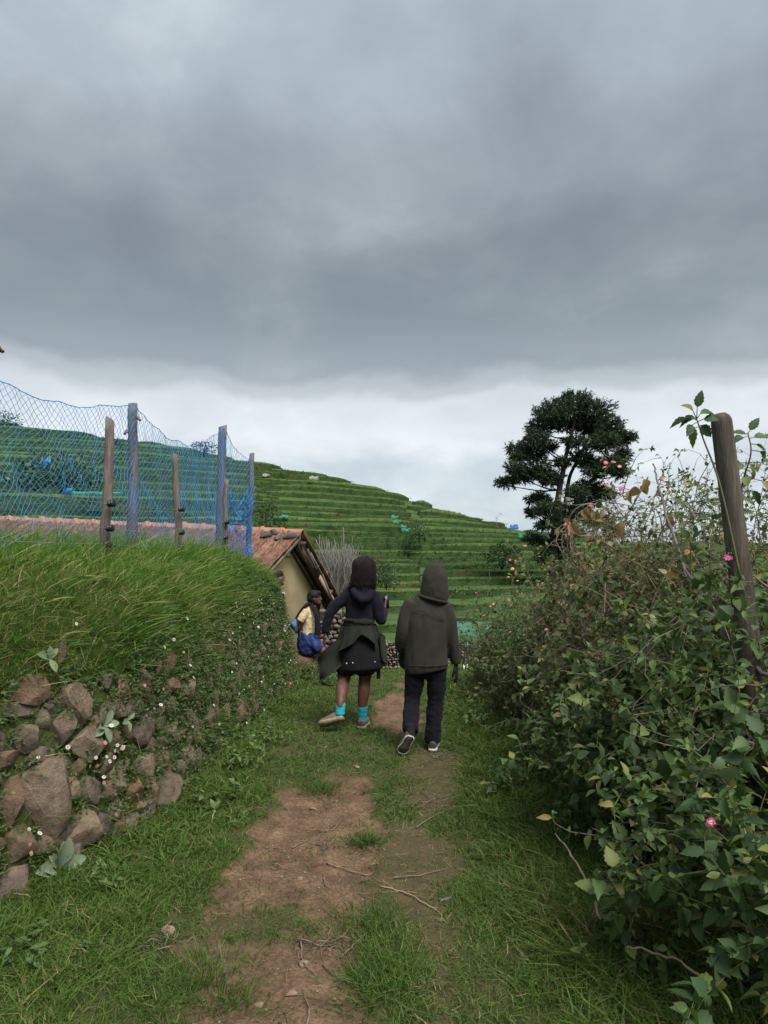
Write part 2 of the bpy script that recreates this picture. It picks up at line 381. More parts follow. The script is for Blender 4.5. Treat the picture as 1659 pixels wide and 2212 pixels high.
def bare(x, y):
    w = .34 * (fbm(x*3.3, y*3.3, 0, 4, 3) - .5) + .16 * (fbm(x*13, y*13, 0, 3, 5) - .5) - .055
    b = 0
    for P in BARE: b = np.maximum(b, 1 - sm(sdist(P, x, y) + w, -.035, .035))
    return b
def thin(x, y):
    w = .3 * (fbm(x*3, y*3, 0, 4, 13) - .5)
    b = 0
    for P in THIN: b = np.maximum(b, 1 - sm(sdist(P, x, y) + w, -.12, .12))
    return b
def wallx(y): return np.interp(y, [0, 3, 3.6, 4.3, 5, 6.5, 8, 8.6, 9.2, 9.8, 10.15], [-2.02, -1.98, -1.93, -1.62, -1.46, -1.40, -1.29, -1.22, -1.18, -1.34, -1.8])
def gz(x, y):
    z = zpath(y) + .05 * (fbm(x*1.1, y*1.1, 0, 3, 21) - .5) + .018 * (fbm(x*6, y*6, 0, 3, 22) - .5)
    z = z + .10 * sm(x, .55, 1.3) + .55 * sm(x, 1.2, 2.4) * (1 - sm(y, 7.5, 10))
    z = z + .04 * np.exp(-np.maximum(x - wallx(y), 0) / .25) * (1 - sm(y, 9.0, 10.0))
    return z
gx_ = np.concatenate([np.arange(-2.3, 1.4, .028), np.arange(1.4, 3.6, .07)]); gy_ = np.concatenate([np.arange(1.6, 7, .028), np.arange(7, 13.2, .07)])
def gzf(x, y):
    b = bare(x, y)
    return gz(x, y) - .028 * b + .030 * b * (fbm(x*16, y*16, 0, 4, 31) - .5) + (1-b) * .012 * (fbm(x*22, y*22, 0, 2, 33) - .5)
V, Q = grid(gx_, gy_, gzf)
bv, tv = bare(V[:, 0], V[:, 1]), thin(V[:, 0], V[:, 1])
m, t, b = new_mat('path_soil', .93, .15)
a1 = N(t, 'ShaderNodeAttribute', attribute_name='bare').outputs['Fac']; a2 = N(t, 'ShaderNodeAttribute', attribute_name='thin').outputs['Fac']
r1 = ramp(t, [(.30, (.080, .051, .033)), (.45, (.142, .090, .056)), (.57, (.195, .124, .078)), (.70, (.27, .18, .122))]); L(t, noise_node(t, 4.5, 9, .74), r1.inputs[0])
rf = ramp(t, [(.36, (.45, .43, .42)), (.5, (1, 1, 1)), (.64, (1.5, 1.48, 1.42))]); L(t, noise_node(t, 55, 6, .75), rf.inputs[0])
c1 = mixc(t, .8, r1.outputs[0], rf.outputs[0], 'MULTIPLY')
r2 = ramp(t, [(.3, (.055, .060, .022)), (.6, (.085, .080, .034)), (.8, (.125, .100, .055))]); L(t, noise_node(t, 14, 5), r2.inputs[0])
r3 = ramp(t, [(.3, (.070, .062, .030)), (.7, (.135, .098, .055))]); L(t, noise_node(t, 9, 6), r3.inputs[0])
L(t, mixc(t, a1, mixc(t, a2, r2.outputs[0], r3.outputs[0]), c1), b.inputs['Base Color'])
bump(t, b, noise_node(t, 42, 8, .75), .9, .02)
obj('ground', mesh('ground', V, Q, m, attrs={'bare': bv, 'thin': tv}, smooth=True), kind='structure')

# ------------------------------------------------------------------ terraced hillside
m_tread = M_noise('terrace_crop', [(.28, (.040, .074, .022)), (.5, (.062, .110, .031)), (.72, (.090, .145, .042))], .8, .9, .1, bs=.8, bd=.15, bscale=4)
t = m_tread.node_tree; b = t.nodes['Principled BSDF']; src = b.inputs['Base Color'].links[0].from_socket
rr = ramp(t, [(0, (.62, .66, .62)), (.5, (1, 1, 1)), (.85, (1.25, 1.2, 1.1)), (1, (1.25, .95, .75))]); L(t, N(t, 'ShaderNodeObjectInfo').outputs['Random'], rr.inputs[0])
L(t, mixc(t, 1.0, src, rr.outputs[0], 'MULTIPLY'), b.inputs['Base Color'])
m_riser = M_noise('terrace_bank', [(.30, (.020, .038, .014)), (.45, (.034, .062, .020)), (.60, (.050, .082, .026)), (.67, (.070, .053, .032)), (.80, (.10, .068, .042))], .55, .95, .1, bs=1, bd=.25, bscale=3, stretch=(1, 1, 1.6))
hill = obj('hillside', None, loc=(0, 60, 0), kind='structure')
lev = [-1.35]
while lev[-1] < 26: lev.append(lev[-1] + (.30 + .95 * sm(lev[-1], -1.4, 10)) * R.uniform(.75, 1.3))
def yc(z, x, blk):
    q = np.clip((z - Z0) / np.maximum(crest(x) - Z0, .1), 0, 1.3)
    y = Y0 + DY * q ** (1/PW)
    return y + (3.0 * (fbm(x/22 + blk*7.3, z*.15, 0, 3, 40 + blk) - .5) + .9 * (fbm(x/4.5, z*.7, 0, 3, 44) - .5)) * (.45 + y / 90)
bnds = [lambda y: -150 + 0*y, lambda y: -34 - .05*y, lambda y: -3.2 - .125*y, lambda y: 1.2 + .026*y, lambda y: 4.6 + .165*y, lambda y: 26 + .1*y, lambda y: 150 + 0*y]
lipP, lipD, risP, treadP, treadN = [], [], [], [], []
for bk in range(6):
    off = [0, .35, -.18, .25, -.05, .3][bk]
    zl = [z + off for z in lev]
    for k in range(len(zl) - 1):
        z, zn, zp = zl[k], zl[k+1], (zl[k-1] if k else zl[0] - .7)
        # x range at the contour
        ym = float(yc(z, np.array([(bnds[bk](60) + bnds[bk+1](60)) / 2]), bk)[0]); ym = min(max(ym, Y0), Y0 + DY)
        xa, xb = bnds[bk](ym) + R.uniform(-1, .6) * (.5 + ym/80), bnds[bk+1](ym) + R.uniform(-.6, .3) * (.5 + ym/80)
        # drop what the camera side could never show
        xa, xb = max(xa, -.72*ym - 6), min(xb, .72*ym + 6)
        if xb - xa < 2: continue
        stp = .45 if ym < 50 else .9
        x = np.arange(xa, xb + stp*.5, stp)
        ok = z < crest(x) - .15
        if not ok.any(): continue
        x = x[ok]
        if len(x) < 4: continue
        y1 = yc(z, x, bk); y2 = np.minimum(yc(zn, x, bk), Y0 + DY + 6) + .5
        e = np.minimum(x - x[0], x[-1] - x) / 1.6; endr = 1 - np.clip(e, 0, 1) ; 
        y1 = y1 + endr**2 * 1.2; y2 = np.maximum(y2, y1 + .5)
        zt = z + .14 * (fbm(x/5, z, 0, 2, 60) - .5) + np.cumsum(R.normal(0, .006, len(x)))
        hh = z - zp
        ch = (.07 + .17*sm(y1, 30, 90)) * (.1 + 1.7*sm(fbm(x/9, z*2.3, 0, 3, 66), .28, .7)) * sm(np.minimum(x - x[0], x[-1] - x), 0, 1.5)
        nz = lambda s: (fbm(x*1.3, z*3 + s, 0, 3, 61) - .5)
        rows = [np.stack([x, y1 - .10*hh - .25 + .3*nz(0), np.full(len(x), zp - .55)], -1),
                np.stack([x, y1 - .06*hh - .12 + .35*nz(1), zp + hh*.25 + .1*nz(2)], -1),
                np.stack([x, y1 + .02*hh + .35*nz(3), zp + hh*.68 + .12*nz(4)], -1),
                np.stack([x, y1 + .10*hh + .25*nz(5), zt + .03], -1),
                np.stack([x, y1 + .10*hh + .16 + .25*nz(5), zt + .03 + ch], -1),
                np.stack([x, (y1 + y2)/2, zt + .03 + ch + .05*nz(7)], -1),
                np.stack([x, y2, zt + .03 + ch], -1)]
        P = np.stack(rows, 0); nr, nx = P.shape[:2]
        i = np.arange(nr-1)[:, None]*nx; j = np.arange(nx-1)[None]
        Qf = np.stack([i+j, i+j+1, i+nx+j+1, i+nx+j], -1)
        mi = np.repeat(np.array([0, 0, 0, 1, 1, 1]), nx-1)
        # ends
        Vt = P.reshape(-1, 3); nb = len(Vt)
        bot = P[[-1]][:, [0, -1]].reshape(-1, 3) * 1.0; bot[:, 2] = zp - .55
        Vt = np.concatenate([Vt, bot])
        ce = lambda c, s: [[r*nx + c, (r+1)*nx + c, nb + s] for r in range(nr-1)]
        Te = np.array(ce(0, 0) + [f[::-1] for f in ce(nx-1, 1)])
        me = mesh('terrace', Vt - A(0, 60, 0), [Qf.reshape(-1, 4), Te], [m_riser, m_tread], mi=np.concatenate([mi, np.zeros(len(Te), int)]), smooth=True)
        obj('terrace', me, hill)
        # sampling for grass
        u = np.where(y1 < 60, 16, 8) * stp; cnt = R.poisson(u*1.15)
        idx = np.repeat(np.arange(len(x)), cnt)
        jx = R.uniform(-.5, .5, len(idx)) * stp
        v = R.random(len(idx))
        lp = rows[3][idx] * (1 - v[:, None]*.5) + rows[4][idx] * (v[:, None]*.5); lp[:, 0] += jx; lipP.append(lp)
        idx = np.repeat(np.arange(len(x)), R.poisson(u * .8)); v = R.random((len(idx), 1)); w = R.random((len(idx), 1))
        rp = np.where(v < .45, rows[1][idx]*(1-w) + rows[2][idx]*w, rows[2][idx]*(1-w) + rows[3][idx]*w); rp[:, 0] += R.uniform(-.5, .5, len(idx))*stp; risP.append(rp)
        cr_ = np.where(y1 < 75, 9, 3) * stp * np.clip((y2 - y1), .5, 3)
        idx = np.repeat(np.arange(len(x)), R.poisson(cr_)); v = R.random(len(idx)); v = np.round(v * 9) / 9 + R.normal(0, .012, len(idx))
        tp = rows[4][idx] * (1-v[:, None]) + rows[6][idx]*v[:, None]; tp[:, 0] += R.uniform(-.5, .5, len(idx))*stp; treadP.append(tp)
lp, rp, tp = map(np.concatenate, (lipP, risP, treadP))
sv = fbm(rp[:, 0]/3, rp[:, 2]*1.5, 0, 3, 71); rp = rp[sv < .56]
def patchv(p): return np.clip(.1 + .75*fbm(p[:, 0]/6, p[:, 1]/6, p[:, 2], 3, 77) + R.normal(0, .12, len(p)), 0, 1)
def tuft(p, sc, out, up, var):
    n = len(p); k = sc * (.16 + .0030 * p[:, 1]) * R.uniform(.6, 1.35, n)
    d = np.stack([R.normal(0, .35, n), out + R.normal(0, .25, n), up + R.normal(0, .15, n)], -1)
    return blades(p - d*.05, d, np.stack([R.normal(0, .2, n), np.full(n, -.15), np.full(n, -.25)], -1), k, k*.34, var, 1)
B = Buf()
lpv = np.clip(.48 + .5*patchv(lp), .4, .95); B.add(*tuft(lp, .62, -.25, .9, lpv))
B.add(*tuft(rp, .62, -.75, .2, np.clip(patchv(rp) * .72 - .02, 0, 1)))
V, Fc, T = B.get()
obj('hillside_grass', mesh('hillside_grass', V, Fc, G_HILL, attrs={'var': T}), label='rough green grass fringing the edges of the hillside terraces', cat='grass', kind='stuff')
V, Fc, T = tuft(tp, .55, -.05, 1.0, np.clip(fbm(tp[:, 0]/9, tp[:, 2]*2, 0, 2, 81) + R.normal(0, .1, len(tp)), 0, 1))
obj('terrace_crops', mesh('terrace_crops', V, Fc, G_CROP, attrs={'var': T}), label='young green vegetable rows planted on the flat terraces', cat='crops', kind='stuff')
print('hill tris', len(lp), len(rp), len(tp))

# ------------------------------------------------------------------ grassy earth bank on the left
def catmull(P, n):
    P = np.asarray(P, float); P = np.concatenate([2*P[:1]-P[1:2], P, 2*P[-1:]-P[-2:-1]]); o = []
    for i in range(1, len(P)-2):
        t = np.linspace(0, 1, n, endpoint=False)[:, None]; a, b_, c, d = P[i-1], P[i], P[i+1], P[i+2]
        o.append(.5*((2*b_) + (-a+c)*t + (2*a-5*b_+4*c-d)*t*t + (-a+3*b_-3*c+d)*t**3))
    o.append(P[-2:-1]); return np.concatenate(o)
bc = catmull([(-2.05, .6), (-2.0, 2.2), (-1.98, 3.0), (-1.93, 3.6), (-1.62, 4.3), (-1.46, 5.0), (-1.40, 6.5), (-1.30, 7.9), (-1.22, 8.6), (-1.19, 9.2), (-1.40, 9.75), (-1.85, 10.1), (-2.6, 10.25), (-4.5, 10.3), (-8, 10.3)], 30)
dl = np.concatenate([[0], np.cumsum(np.linalg.norm(np.diff(bc, axis=0), axis=1))])
NS, NV = 330, 56
su = np.linspace(0, dl[-1], NS); Bx, By = np.interp(su, dl, bc[:, 0]), np.interp(su, dl, bc[:, 1])
tx, ty = np.gradient(Bx), np.gradient(By)
ker = np.ones(25)/25; tx, ty = np.convolve(np.pad(tx, 12, 'edge'), ker, 'valid'), np.convolve(np.pad(ty, 12, 'edge'), ker, 'valid')
tl = np.hypot(tx, ty); nx_, ny_ = -ty/tl, tx/tl
prof = A([0, -.25], [.02, .1], [.05, .35], [.08, .6], [.10, .85], [.13, 1.08], [.17, 1.28], [.23, 1.45], [.32, 1.58], [.46, 1.67], [.64, 1.71]).reshape(-1, 2)
pd = np.concatenate([[0], np.cumsum(np.linalg.norm(np.diff(prof, axis=0), axis=1))])
vv = np.linspace(0, pd[-1], NV); po, pz = np.interp(vv, pd, prof[:, 0]), np.interp(vv, pd, prof[:, 1])
BP = np.zeros((NS, NV, 3))
BP[..., 0] = Bx[:, None] + nx_[:, None]*po; BP[..., 1] = By[:, None] + ny_[:, None]*po; BP[..., 2] = pz
hs = 1 - .16*sm(By, 7.8, 9.7)[:, None] ; BP[..., 2] *= hs
bul = .16*(fbm(su[:, None]*1.1, vv[None]*1.6, 0, 4, 91) - .5) + .05*(fbm(su[:, None]*6, vv[None]*6, 0, 3, 92) - .5)
bul = bul * sm(vv, .3, .6)[None]
BP[..., 0] -= nx_[:, None]*bul; BP[..., 1] -= ny_[:, None]*bul
BP[..., 2] += .05*(fbm(BP[..., 0]*1.5, BP[..., 1]*1.5, 0, 3, 95) - .5) * sm(vv, 1.4, 1.9)[None]
ds, dv = np.gradient(BP, axis=0), np.gradient(BP, axis=1)
BN = unit(np.cross(ds, dv)); BN = np.where((BN[..., 2:3] < -.2), -BN, BN)
if BN[NS//3, NV//3, 0] < 0: BN = -BN
# inner closing rows
sp = np.stack([np.where(By < 9.3, -2.75, np.minimum(Bx, -2.75)), np.minimum(By, 9.1), np.full(NS, 1.72)], -1)
sp[:, 0] = np.where(np.arange(NS) > NS*.0, sp[:, 0], sp[:, 0])
inner = [BP[:, -1]*(1-f) + sp*f for f in (.35, .7, 1.0)]
full = np.concatenate([BP, np.stack(inner, 1)], 1); NW = full.shape[1]
i = np.arange(NS-1)[:, None]*NW; j = np.arange(NW-1)[None]
Q = np.stack([i+j, i+NW+j, i+NW+j+1, i+j+1], -1).reshape(-1, 4)
Vp, Qp = grid(np.linspace(-9, -2.75, 12), np.linspace(.6, 9.1, 12), lambda x, y: 1.72 + 0*x)
m_bank = M_noise('bank_earth', [(.3, (.045, .060, .020)), (.55, (.070, .085, .030)), (.75, (.095, .085, .042))], 7, .95, .1, bs=.8, bd=.03, bscale=25)
Vb = np.concatenate([full.reshape(-1, 3), Vp])
obj('bank', mesh('bank', Vb, np.concatenate([Q, Qp + NS*NW]), m_bank, smooth=True), kind='structure')
def bank_sample(n, smin, smax, vmin, vmax):
    s = R.uniform(smin, smax, n) / dl[-1] * (NS-1); v = R.uniform(vmin, vmax, n) / pd[-1] * (NV-1)
    si, vi = s.astype(int).clip(0, NS-2), v.astype(int).clip(0, NV-2); fs, fv = (s-si)[:, None], (v-vi)[:, None]
    def bl(Ar): return (Ar[si, vi]*(1-fs) + Ar[si+1, vi]*fs)*(1-fv) + (Ar[si, vi+1]*(1-fs) + Ar[si+1, vi+1]*fs)*fv
    return bl(BP), unit(bl(BN)), s/(NS-1)*dl[-1], v/(NV-1)*pd[-1]
def s_of_y(y): return float(np.interp(y, By[:int(NS*.62)], su[:int(NS*.62)]))
# pixel -> bank face
PJx = CX + F*BP[..., 0]/BP[..., 1]; PJy = HOR - F*(BP[..., 2]-EYE)/BP[..., 1]
facing = np.einsum('ijk,ijk->ij', BN, BP - A(0, 0, EYE)) < -.02
def bank_hit(px, py):
    d = (PJx-px)**2 + (PJy-py)**2; d = np.where(facing & (BP[..., 1] < 10.2), d, 1e12); k = np.unravel_index(np.argmin(d), d.shape)
    return BP[k], BN[k], su[k[0]], vv[k[1]]

# retaining wall stones ---------------------------------------------------------
STN = [(66, 1497, 95, 64), (37, 1536, 104, 48), (98, 1553, 36, 50), (125, 1573, 48, 68), (68, 1592, 64, 64), (98, 1712, 106, 180), (20, 1731, 70, 128), (39, 1822, 66, 74), (30, 1900, 92, 82),
       (193, 1780, 88, 80), (188, 1712, 54, 66), (234, 1703, 46, 46), (230, 1656, 46, 54), (247, 1597, 40, 60), (305, 1590, 62, 62), (361, 1590, 32, 42), (312, 1648, 64, 50), (293, 1712, 46, 52),
       (347, 1698, 64, 82), (366, 1634, 20, 26), (342, 1558, 30, 28), (259, 1533, 30, 32), (139, 1824, 30, 34), (188, 1851, 30, 30), (129, 1407, 24, 48), (230, 1474, 34, 36), (496, 1384, 16, 26),
       (562, 1403, 18, 40), (461, 1528, 26, 60), (488, 1548, 22, 50), (527, 1556, 22, 46), (422, 1638, 36, 52), (508, 1466, 18, 40), (388, 1655, 24, 50), (455, 1590, 24, 30), (540, 1500, 18, 44), (510, 1590, 22, 30)]
def M_stone():
    m, t, b = new_mat('wall_stone', .88, .2)
    oi = N(t, 'ShaderNodeObjectInfo').outputs['Random']
    r0 = ramp(t, [(0, (.22, .135, .090)), (.3, (.26, .180, .125)), (.6, (.19, .15, .118)), (1, (.30, .22, .15))]); L(t, oi, r0.inputs[0])
    r1 = ramp(t, [(.28, (.45, .42, .40)), (.5, (1, 1, 1)), (.72, (1.55, 1.5, 1.4))]); L(t, noise_node(t, 9, 8, .68), r1.inputs[0])
    c = mixc(t, 1.0, r0.outputs[0], r1.outputs[0], 'MULTIPLY')
    r2 = ramp(t, [(.56, (0, 0, 0)), (.66, (1, 1, 1))]); L(t, noise_node(t, 6, 6, .7), r2.inputs[0])
    c = mixc(t, mth(t, 'MULTIPLY', r2.outputs[0], .55), c, (.060, .070, .030))
    r3 = ramp(t, [(.64, (0, 0, 0)), (.70, (1, 1, 1))]); L(t, noise_node(t, 22, 5, .7), r3.inputs[0])
    c = mixc(t, mth(t, 'MULTIPLY', r3.outputs[0], .45), c, (.30, .27, .21))
    L(t, c, b.inputs['Base Color']); bump(t, b, noise_node(t, 11, 10, .75), 1.0, .05); return m
M_STONE = M_stone()
rwall = Thing('retaining_wall', 'rough dry stone retaining wall half buried under grass on the left', 'wall', (-1.6, 4.8, 0))
stone_sv = []
def put_stone(p, n, s, v, w, h, sub, seed, sink=.25):
    V, Fc = rock(sub, .35, seed)
    nn = unit(n * A(1, 1, .15)); side = unit(np.cross(A(0, 0, 1), nn)); up = np.cross(nn, side)
    dp = min(w, h) * .42
    V = p + side*(V[:, :1]*w*.60) + up*(V[:, 1:2]*h*.58) + nn*(V[:, 2:3]*dp + dp*(.62 - sink*2))
    rwall.add('stone', V, Fc, M_STONE, smooth=True, sharp=28); stone_sv.append((s, v, w/2, h/2))
for q, (px, py, w, h) in enumerate(STN):
    p, n, s, v = bank_hit(px, py); k = p[1] / F
    fs = abs(n @ unit(A(*(p - A(0, 0, EYE))))); wr = w*k/max(.45, math.sqrt(max(0, 1-(n[0]*.92)**2))+.35) if px > 400 else w*k/max(.5, min(1, fs+.25))
    put_stone(p, n, s, v, wr, h*k, 3 if w > 40 else 2, 100+q)
nexp = len(stone_sv)
tries = 0
while len(stone_sv) < 230 and tries < 9000:
    tries += 1; s = R.uniform(s_of_y(2.6), s_of_y(9.1)); v = R.uniform(.28, 1.22); w, h = R.uniform(.10, .30), R.uniform(.09, .22); p_near = s < s_of_y(5.0) and v < 1.15
    if all(((s-a)/(w/2+c_))**2 + ((v-b_)/(h/2+d_))**2 > (.58 if p_near else .80) for a, b_, c_, d_ in stone_sv):
        si, vi = int(s/dl[-1]*(NS-1)), int(v/pd[-1]*(NV-1)); put_stone(BP[si, vi], BN[si, vi], s, v, w, h, 2, 300+tries, .33)
SSV = np.array(stone_sv)
def on_stone(s, v, k, sel):
    S = SSV[sel]; r = np.full(len(s), 9.0)
    for a, b_, c_, d_ in S: r = np.minimum(r, ((s-a)/(c_*k))**2 + ((v-b_)/(d_*k))**2)
    return r < 1

# bank grass ---------------------------------------------------------------
B = Buf()
smin, smax = s_of_y(2.6), dl[-1]*.70
def bank_grass(n, vmin, vmax, l0, l1, wd, seg, hang, thr=None, vshift=0.0):
    p, nn, s, v = bank_sample(n, smin, smax, vmin, vmax)
    if thr is not None:
        k = thr(p, s, v); p, nn, s, v = p[k], nn[k], s[k], v[k]
    n = len(p); far = p[:, 1]
    ln = R.uniform(l0, l1, n) * (.65 + .7*fbm(p[:, 0]*2.5, p[:, 1]*2.5, p[:, 2]*2.5, 3, 97)) * 1.1
    d = nn*R.uniform(.05, .35, (n, 1)) + A(0, 0, 1.0) + R.normal(0, .45, (n, 3))
    tilt = .22*(fbm(p[:, 0]*3, p[:, 1]*3, p[:, 2]*3, 2, 98) - .5)
    bend = np.stack([R.normal(0, .38, n) + nn[:, 0]*hang*.35 + tilt, R.normal(0, .38, n) + nn[:, 1]*hang*.35 + tilt, -hang*R.uniform(.5, 1.5, n)], -1)
    var = np.clip(.45 + vshift + .7*(fbm(p[:, 0]*2, p[:, 1]*2, p[:, 2]*2, 3, 99) - .5) + R.normal(0, .24, n) + (R.random(n) < .05)*.4, 0, 1)
    B.add(*blades(p - d*.01, d, bend, ln, wd*(.75 + far*.055)*R.uniform(.7, 1.3, n), var, seg))
vt = pd[-1]
edge = lambda p, s, v: v + .45*(fbm(s*1.6, v*1.6, 0, 3, 101) - .5) > 1.10 + .50*sm(p[:, 1], 6.0, 9.6)
bank_grass(52000, .95, vt, .05, .14, .0046, 3, .28, edge, .08)
bank_grass(14000, 1.25, vt, .09, .21, .0055, 3, .3, edge, .2)
bank_grass(12000, .45, 1.55, .06, .18, .0045, 3, .55, lambda p, s, v: (fbm(s*2.2, v*2.2, 0, 3, 102) > .46) & ~on_stone(s, v, .85, slice(0, nexp)), .02)
bank_grass(5000, .22, .6, .07, .17, .005, 3, .3, lambda p, s, v: ~on_stone(s, v, .7, slice(0, nexp)), .0)
# top plate grass, rooted behind the shoulder
def top_roots(n):
    y = R.uniform(2.9, 9.7, n); x = wallx(y) - .48 - R.random(n)**1.3*1.5
    return np.stack([x, y, (1.63 + .06*sm(wallx(y) - x, .45, .8))*(1 - .16*sm(y, 7.8, 9.7))], -1)
p = top_roots(12000); n = len(p)
d = np.stack([R.normal(0, .35, n), R.normal(0, .35, n), np.ones(n)], -1)
B.add(*blades(p, d, np.stack([R.normal(0, .35, n), R.normal(0, .35, n), R.uniform(-.5, -.1, n)], -1), R.uniform(.08, .22, n), .006, np.clip(.5 + R.normal(0, .2, n), 0, 1), 3))
p = top_roots(9000); k = fbm(p[:, 1]*2.2, p[:, 0]*2.2, 0, 2, 104) > .40; p = p[k]; n = len(p)
d = np.stack([R.normal(0, .30, n), R.normal(0, .30, n), np.ones(n)], -1)
B.add(*blades(p, d, np.stack([R.normal(.1, .4, n), R.normal(0, .4, n), R.uniform(-.5, -.05, n)], -1), R.uniform(.16, .36, n), .006, np.clip(.64 + R.normal(0, .2, n), 0, 1), 3))
p = top_roots(1500); p = p[(p[:, 1] < 8.4) & (p[:, 0] < -1.75)]; n = len(p)      # tall seeding stalks along the fence
d = np.stack([R.normal(.05, .30, n), R.normal(0, .30, n), np.ones(n)], -1)
B.add(*blades(p, d, np.stack([R.normal(.15, .4, n), R.normal(0, .4, n), R.uniform(-.4, -.05, n)], -1), R.uniform(.26, .50, n), .0055, np.clip(.75 + R.normal(0, .15, n), 0, 1), 3))
V, Fc, T = B.get()
obj('bank_grass', mesh('bank_grass', V, Fc, G_BANK, attrs={'var': T}), label='long bright green grass spilling over the left bank', cat='grass', kind='stuff')
print('bank grass tris', len(Fc))

# fleabane and small creepers on the wall face ----------------------------------------
flea = Thing('fleabane_plant', 'dark small-leaved daisy creeper hanging over the stone wall on the left', 'plant', BP[int(NS*.4), 10])
B = Buf()
p, nn, s, v = bank_sample(15500, smin, smax, .25, 1.98)
cov = fbm(s*1.5, v*1.8, 0, 4, 111)
k = (cov > .30) & ~(on_stone(s, v, .98, slice(0, nexp))) & ~(on_stone(s, v, .85, slice(nexp, 400)) & (cov < .36 + .30*(v < 1.1)*(p[:, 1] < 4.9))) & (v + .5*(cov-.5) < 1.42 + .55*sm(p[:, 1], 5.8, 9.0))
p, nn, s, v = p[k], nn[k], s[k], v[k]
# each point is a sprig of small leaves
SP = 7; n = len(p)
ax = unit(nn*R.uniform(.3, 1, (n, 1)) + R.normal(0, .5, (n, 3)) + A(0, 0, .15))
pl = np.repeat(p, SP, 0) + np.repeat(ax, SP, 0)*(np.tile(np.linspace(.0, 1, SP), n)*np.repeat(R.uniform(.03, .12, n), SP))[:, None] + R.normal(0, .006, (n*SP, 3))
la = unit(np.repeat(ax, SP, 0)*.6 + R.normal(0, .6, (n*SP, 3)))
var = np.clip(np.repeat(.35 + .6*(fbm(p[:, 0]*3, p[:, 1]*3, p[:, 2]*3, 3, 113) - .4), SP) + R.normal(0, .16, n*SP), 0, 1)
fsz = np.repeat(.75 + p[:, 1]*.055, SP)
B.add(*leaves(pl, la, unit(np.repeat(nn, SP, 0) + A(0, 0, .8) + R.normal(0, .5, (n*SP, 3))), R.uniform(.018, .040, n*SP)*fsz, R.uniform(.008, .017, n*SP)*fsz, var, LEAF_LAN))
V, Fc, T = B.get(); flea.add('foliage', V, Fc, G_FLEA, attrs={'var': T}, kind='stuff')
print('flea tris', len(Fc))
# dry stems tangled in it
B = Buf(); p, nn, s, v = bank_sample(170, smin, smax, .5, 1.5)
for q in range(len(p)):
    dd = unit(nn[q]*.25 + R.normal(0, .5, 3) + A(0, 0, -.25)); t = np.linspace(0, 1, 5)[:, None]; ln = R.uniform(.08, .25)
    B.add(*tube(p[q] + nn[q]*.03 + dd*t*ln + (R.normal(0, .25, 3) + A(0, 0, -.15))*t*t*ln, .0018, 3))
V, Fc, T = B.get(); flea.add('stem', V, Fc, M_TWIG, kind='stuff')
# daisies
M_PETW = M_flat('daisy_petal_white', (.72, .70, .68), .6); M_PETP = M_flat('daisy_petal_pink', (.62, .25, .30), .6); M_YEL = M_flat('daisy_centre', (.55, .38, .04), .7)
def daisy_mesh(r=.011, n=13):
    V, Fc = [], []
    for q in range(n):
        a = q/n*2*math.pi; c, s_ = math.cos(a), math.sin(a); w = .2
        V += [(c*.25*r, s_*.25*r, 0), ((c-s_*w)*.8*r, (s_+c*w)*.8*r, .12*r), (c*1.05*r, s_*1.05*r, .02*r), ((c+s_*w)*.8*r, (s_-c*w)*.8*r, .12*r)]
        Fc.append([4*q, 4*q+3, 4*q+2, 4*q+1])
    return np.array(V), np.array(Fc)
dv_, df_ = daisy_mesh(); me_w = mesh('daisy', dv_, df_, M_PETW); me_p = mesh('daisy', dv_, df_, M_PETP)
cv, cf = ico(1); me_c = mesh('flower_centre', cv*A(.0042, .0042, .0025) + A(0, 0, .001), cf, M_YEL)
dz = [(465,757,0),(303,868,0),(842,557,0),(810,722,1),(912,746,0),(1024,755,0),(903,795,0),(839,828,0),(750,850,0),(885,830,0),(757,912,1),(797,970,0),(840,1045,1),(184,1525,0),(125,1480,0),(140,1630,1),(155,1670,1),(945,1363,1),(1346,248,1),(1228,447,0),(1262,378,0),(1175,200,1),(960,745,1),(878,868,0)]
dz = [(x*.2442, 1431+y*.2442, c) for x, y, c in dz]
dz += [(x*.3906, 1134+y*.3906, c) for x, y, c in [(1120,1015,0),(1175,1155,0),(1160,1195,0),(1125,1305,0),(1175,1278,0),(1130,1340,1),(1440,933,0),(1415,1022,0),(1335,1015,0),(1290,915,0),(1395,865,0),(1063,817,0),(995,790,0),(998,843,0),(975,508,0),(1205,637,0),(825,690,0),(930,705,1),(360,582,0),(1480,620,0),(1535,600,0),(1590,610,0),(1530,880,0),(1145,1103,0),(1308,1093,0),(1380,570,0),(1490,690,0),(1560,760,0),(1265,565,0),(885,633,0),(990,1125,1)]]
for _ in range(60): dz.append((R.uniform(470, 632), R.uniform(1290, 1500), 0))
for q, (px, py, c) in enumerate(dz):
    p, n, s, v = bank_hit(px, py); far = q >= 55
    ax_ = unit(n + R.normal(0, .35, 3) + A(0, -.25, .35)); p = p + n*R.uniform(.08, .12)
    sc_ = R.uniform(.9, 1.3) * (1.0 if not far else .75); M_ = Matrix.Translation(Vector(p.tolist())) @ Vector(ax_.tolist()).to_track_quat('Z', 'Y').to_matrix().to_4x4() @ Matrix.Scale(sc_, 4)
    o = flea.put('daisy', me_p if c else me_w, M_)
    c_ = bpy.data.objects.new('flower_centre', me_c); COL.objects.link(c_); c_.parent = o

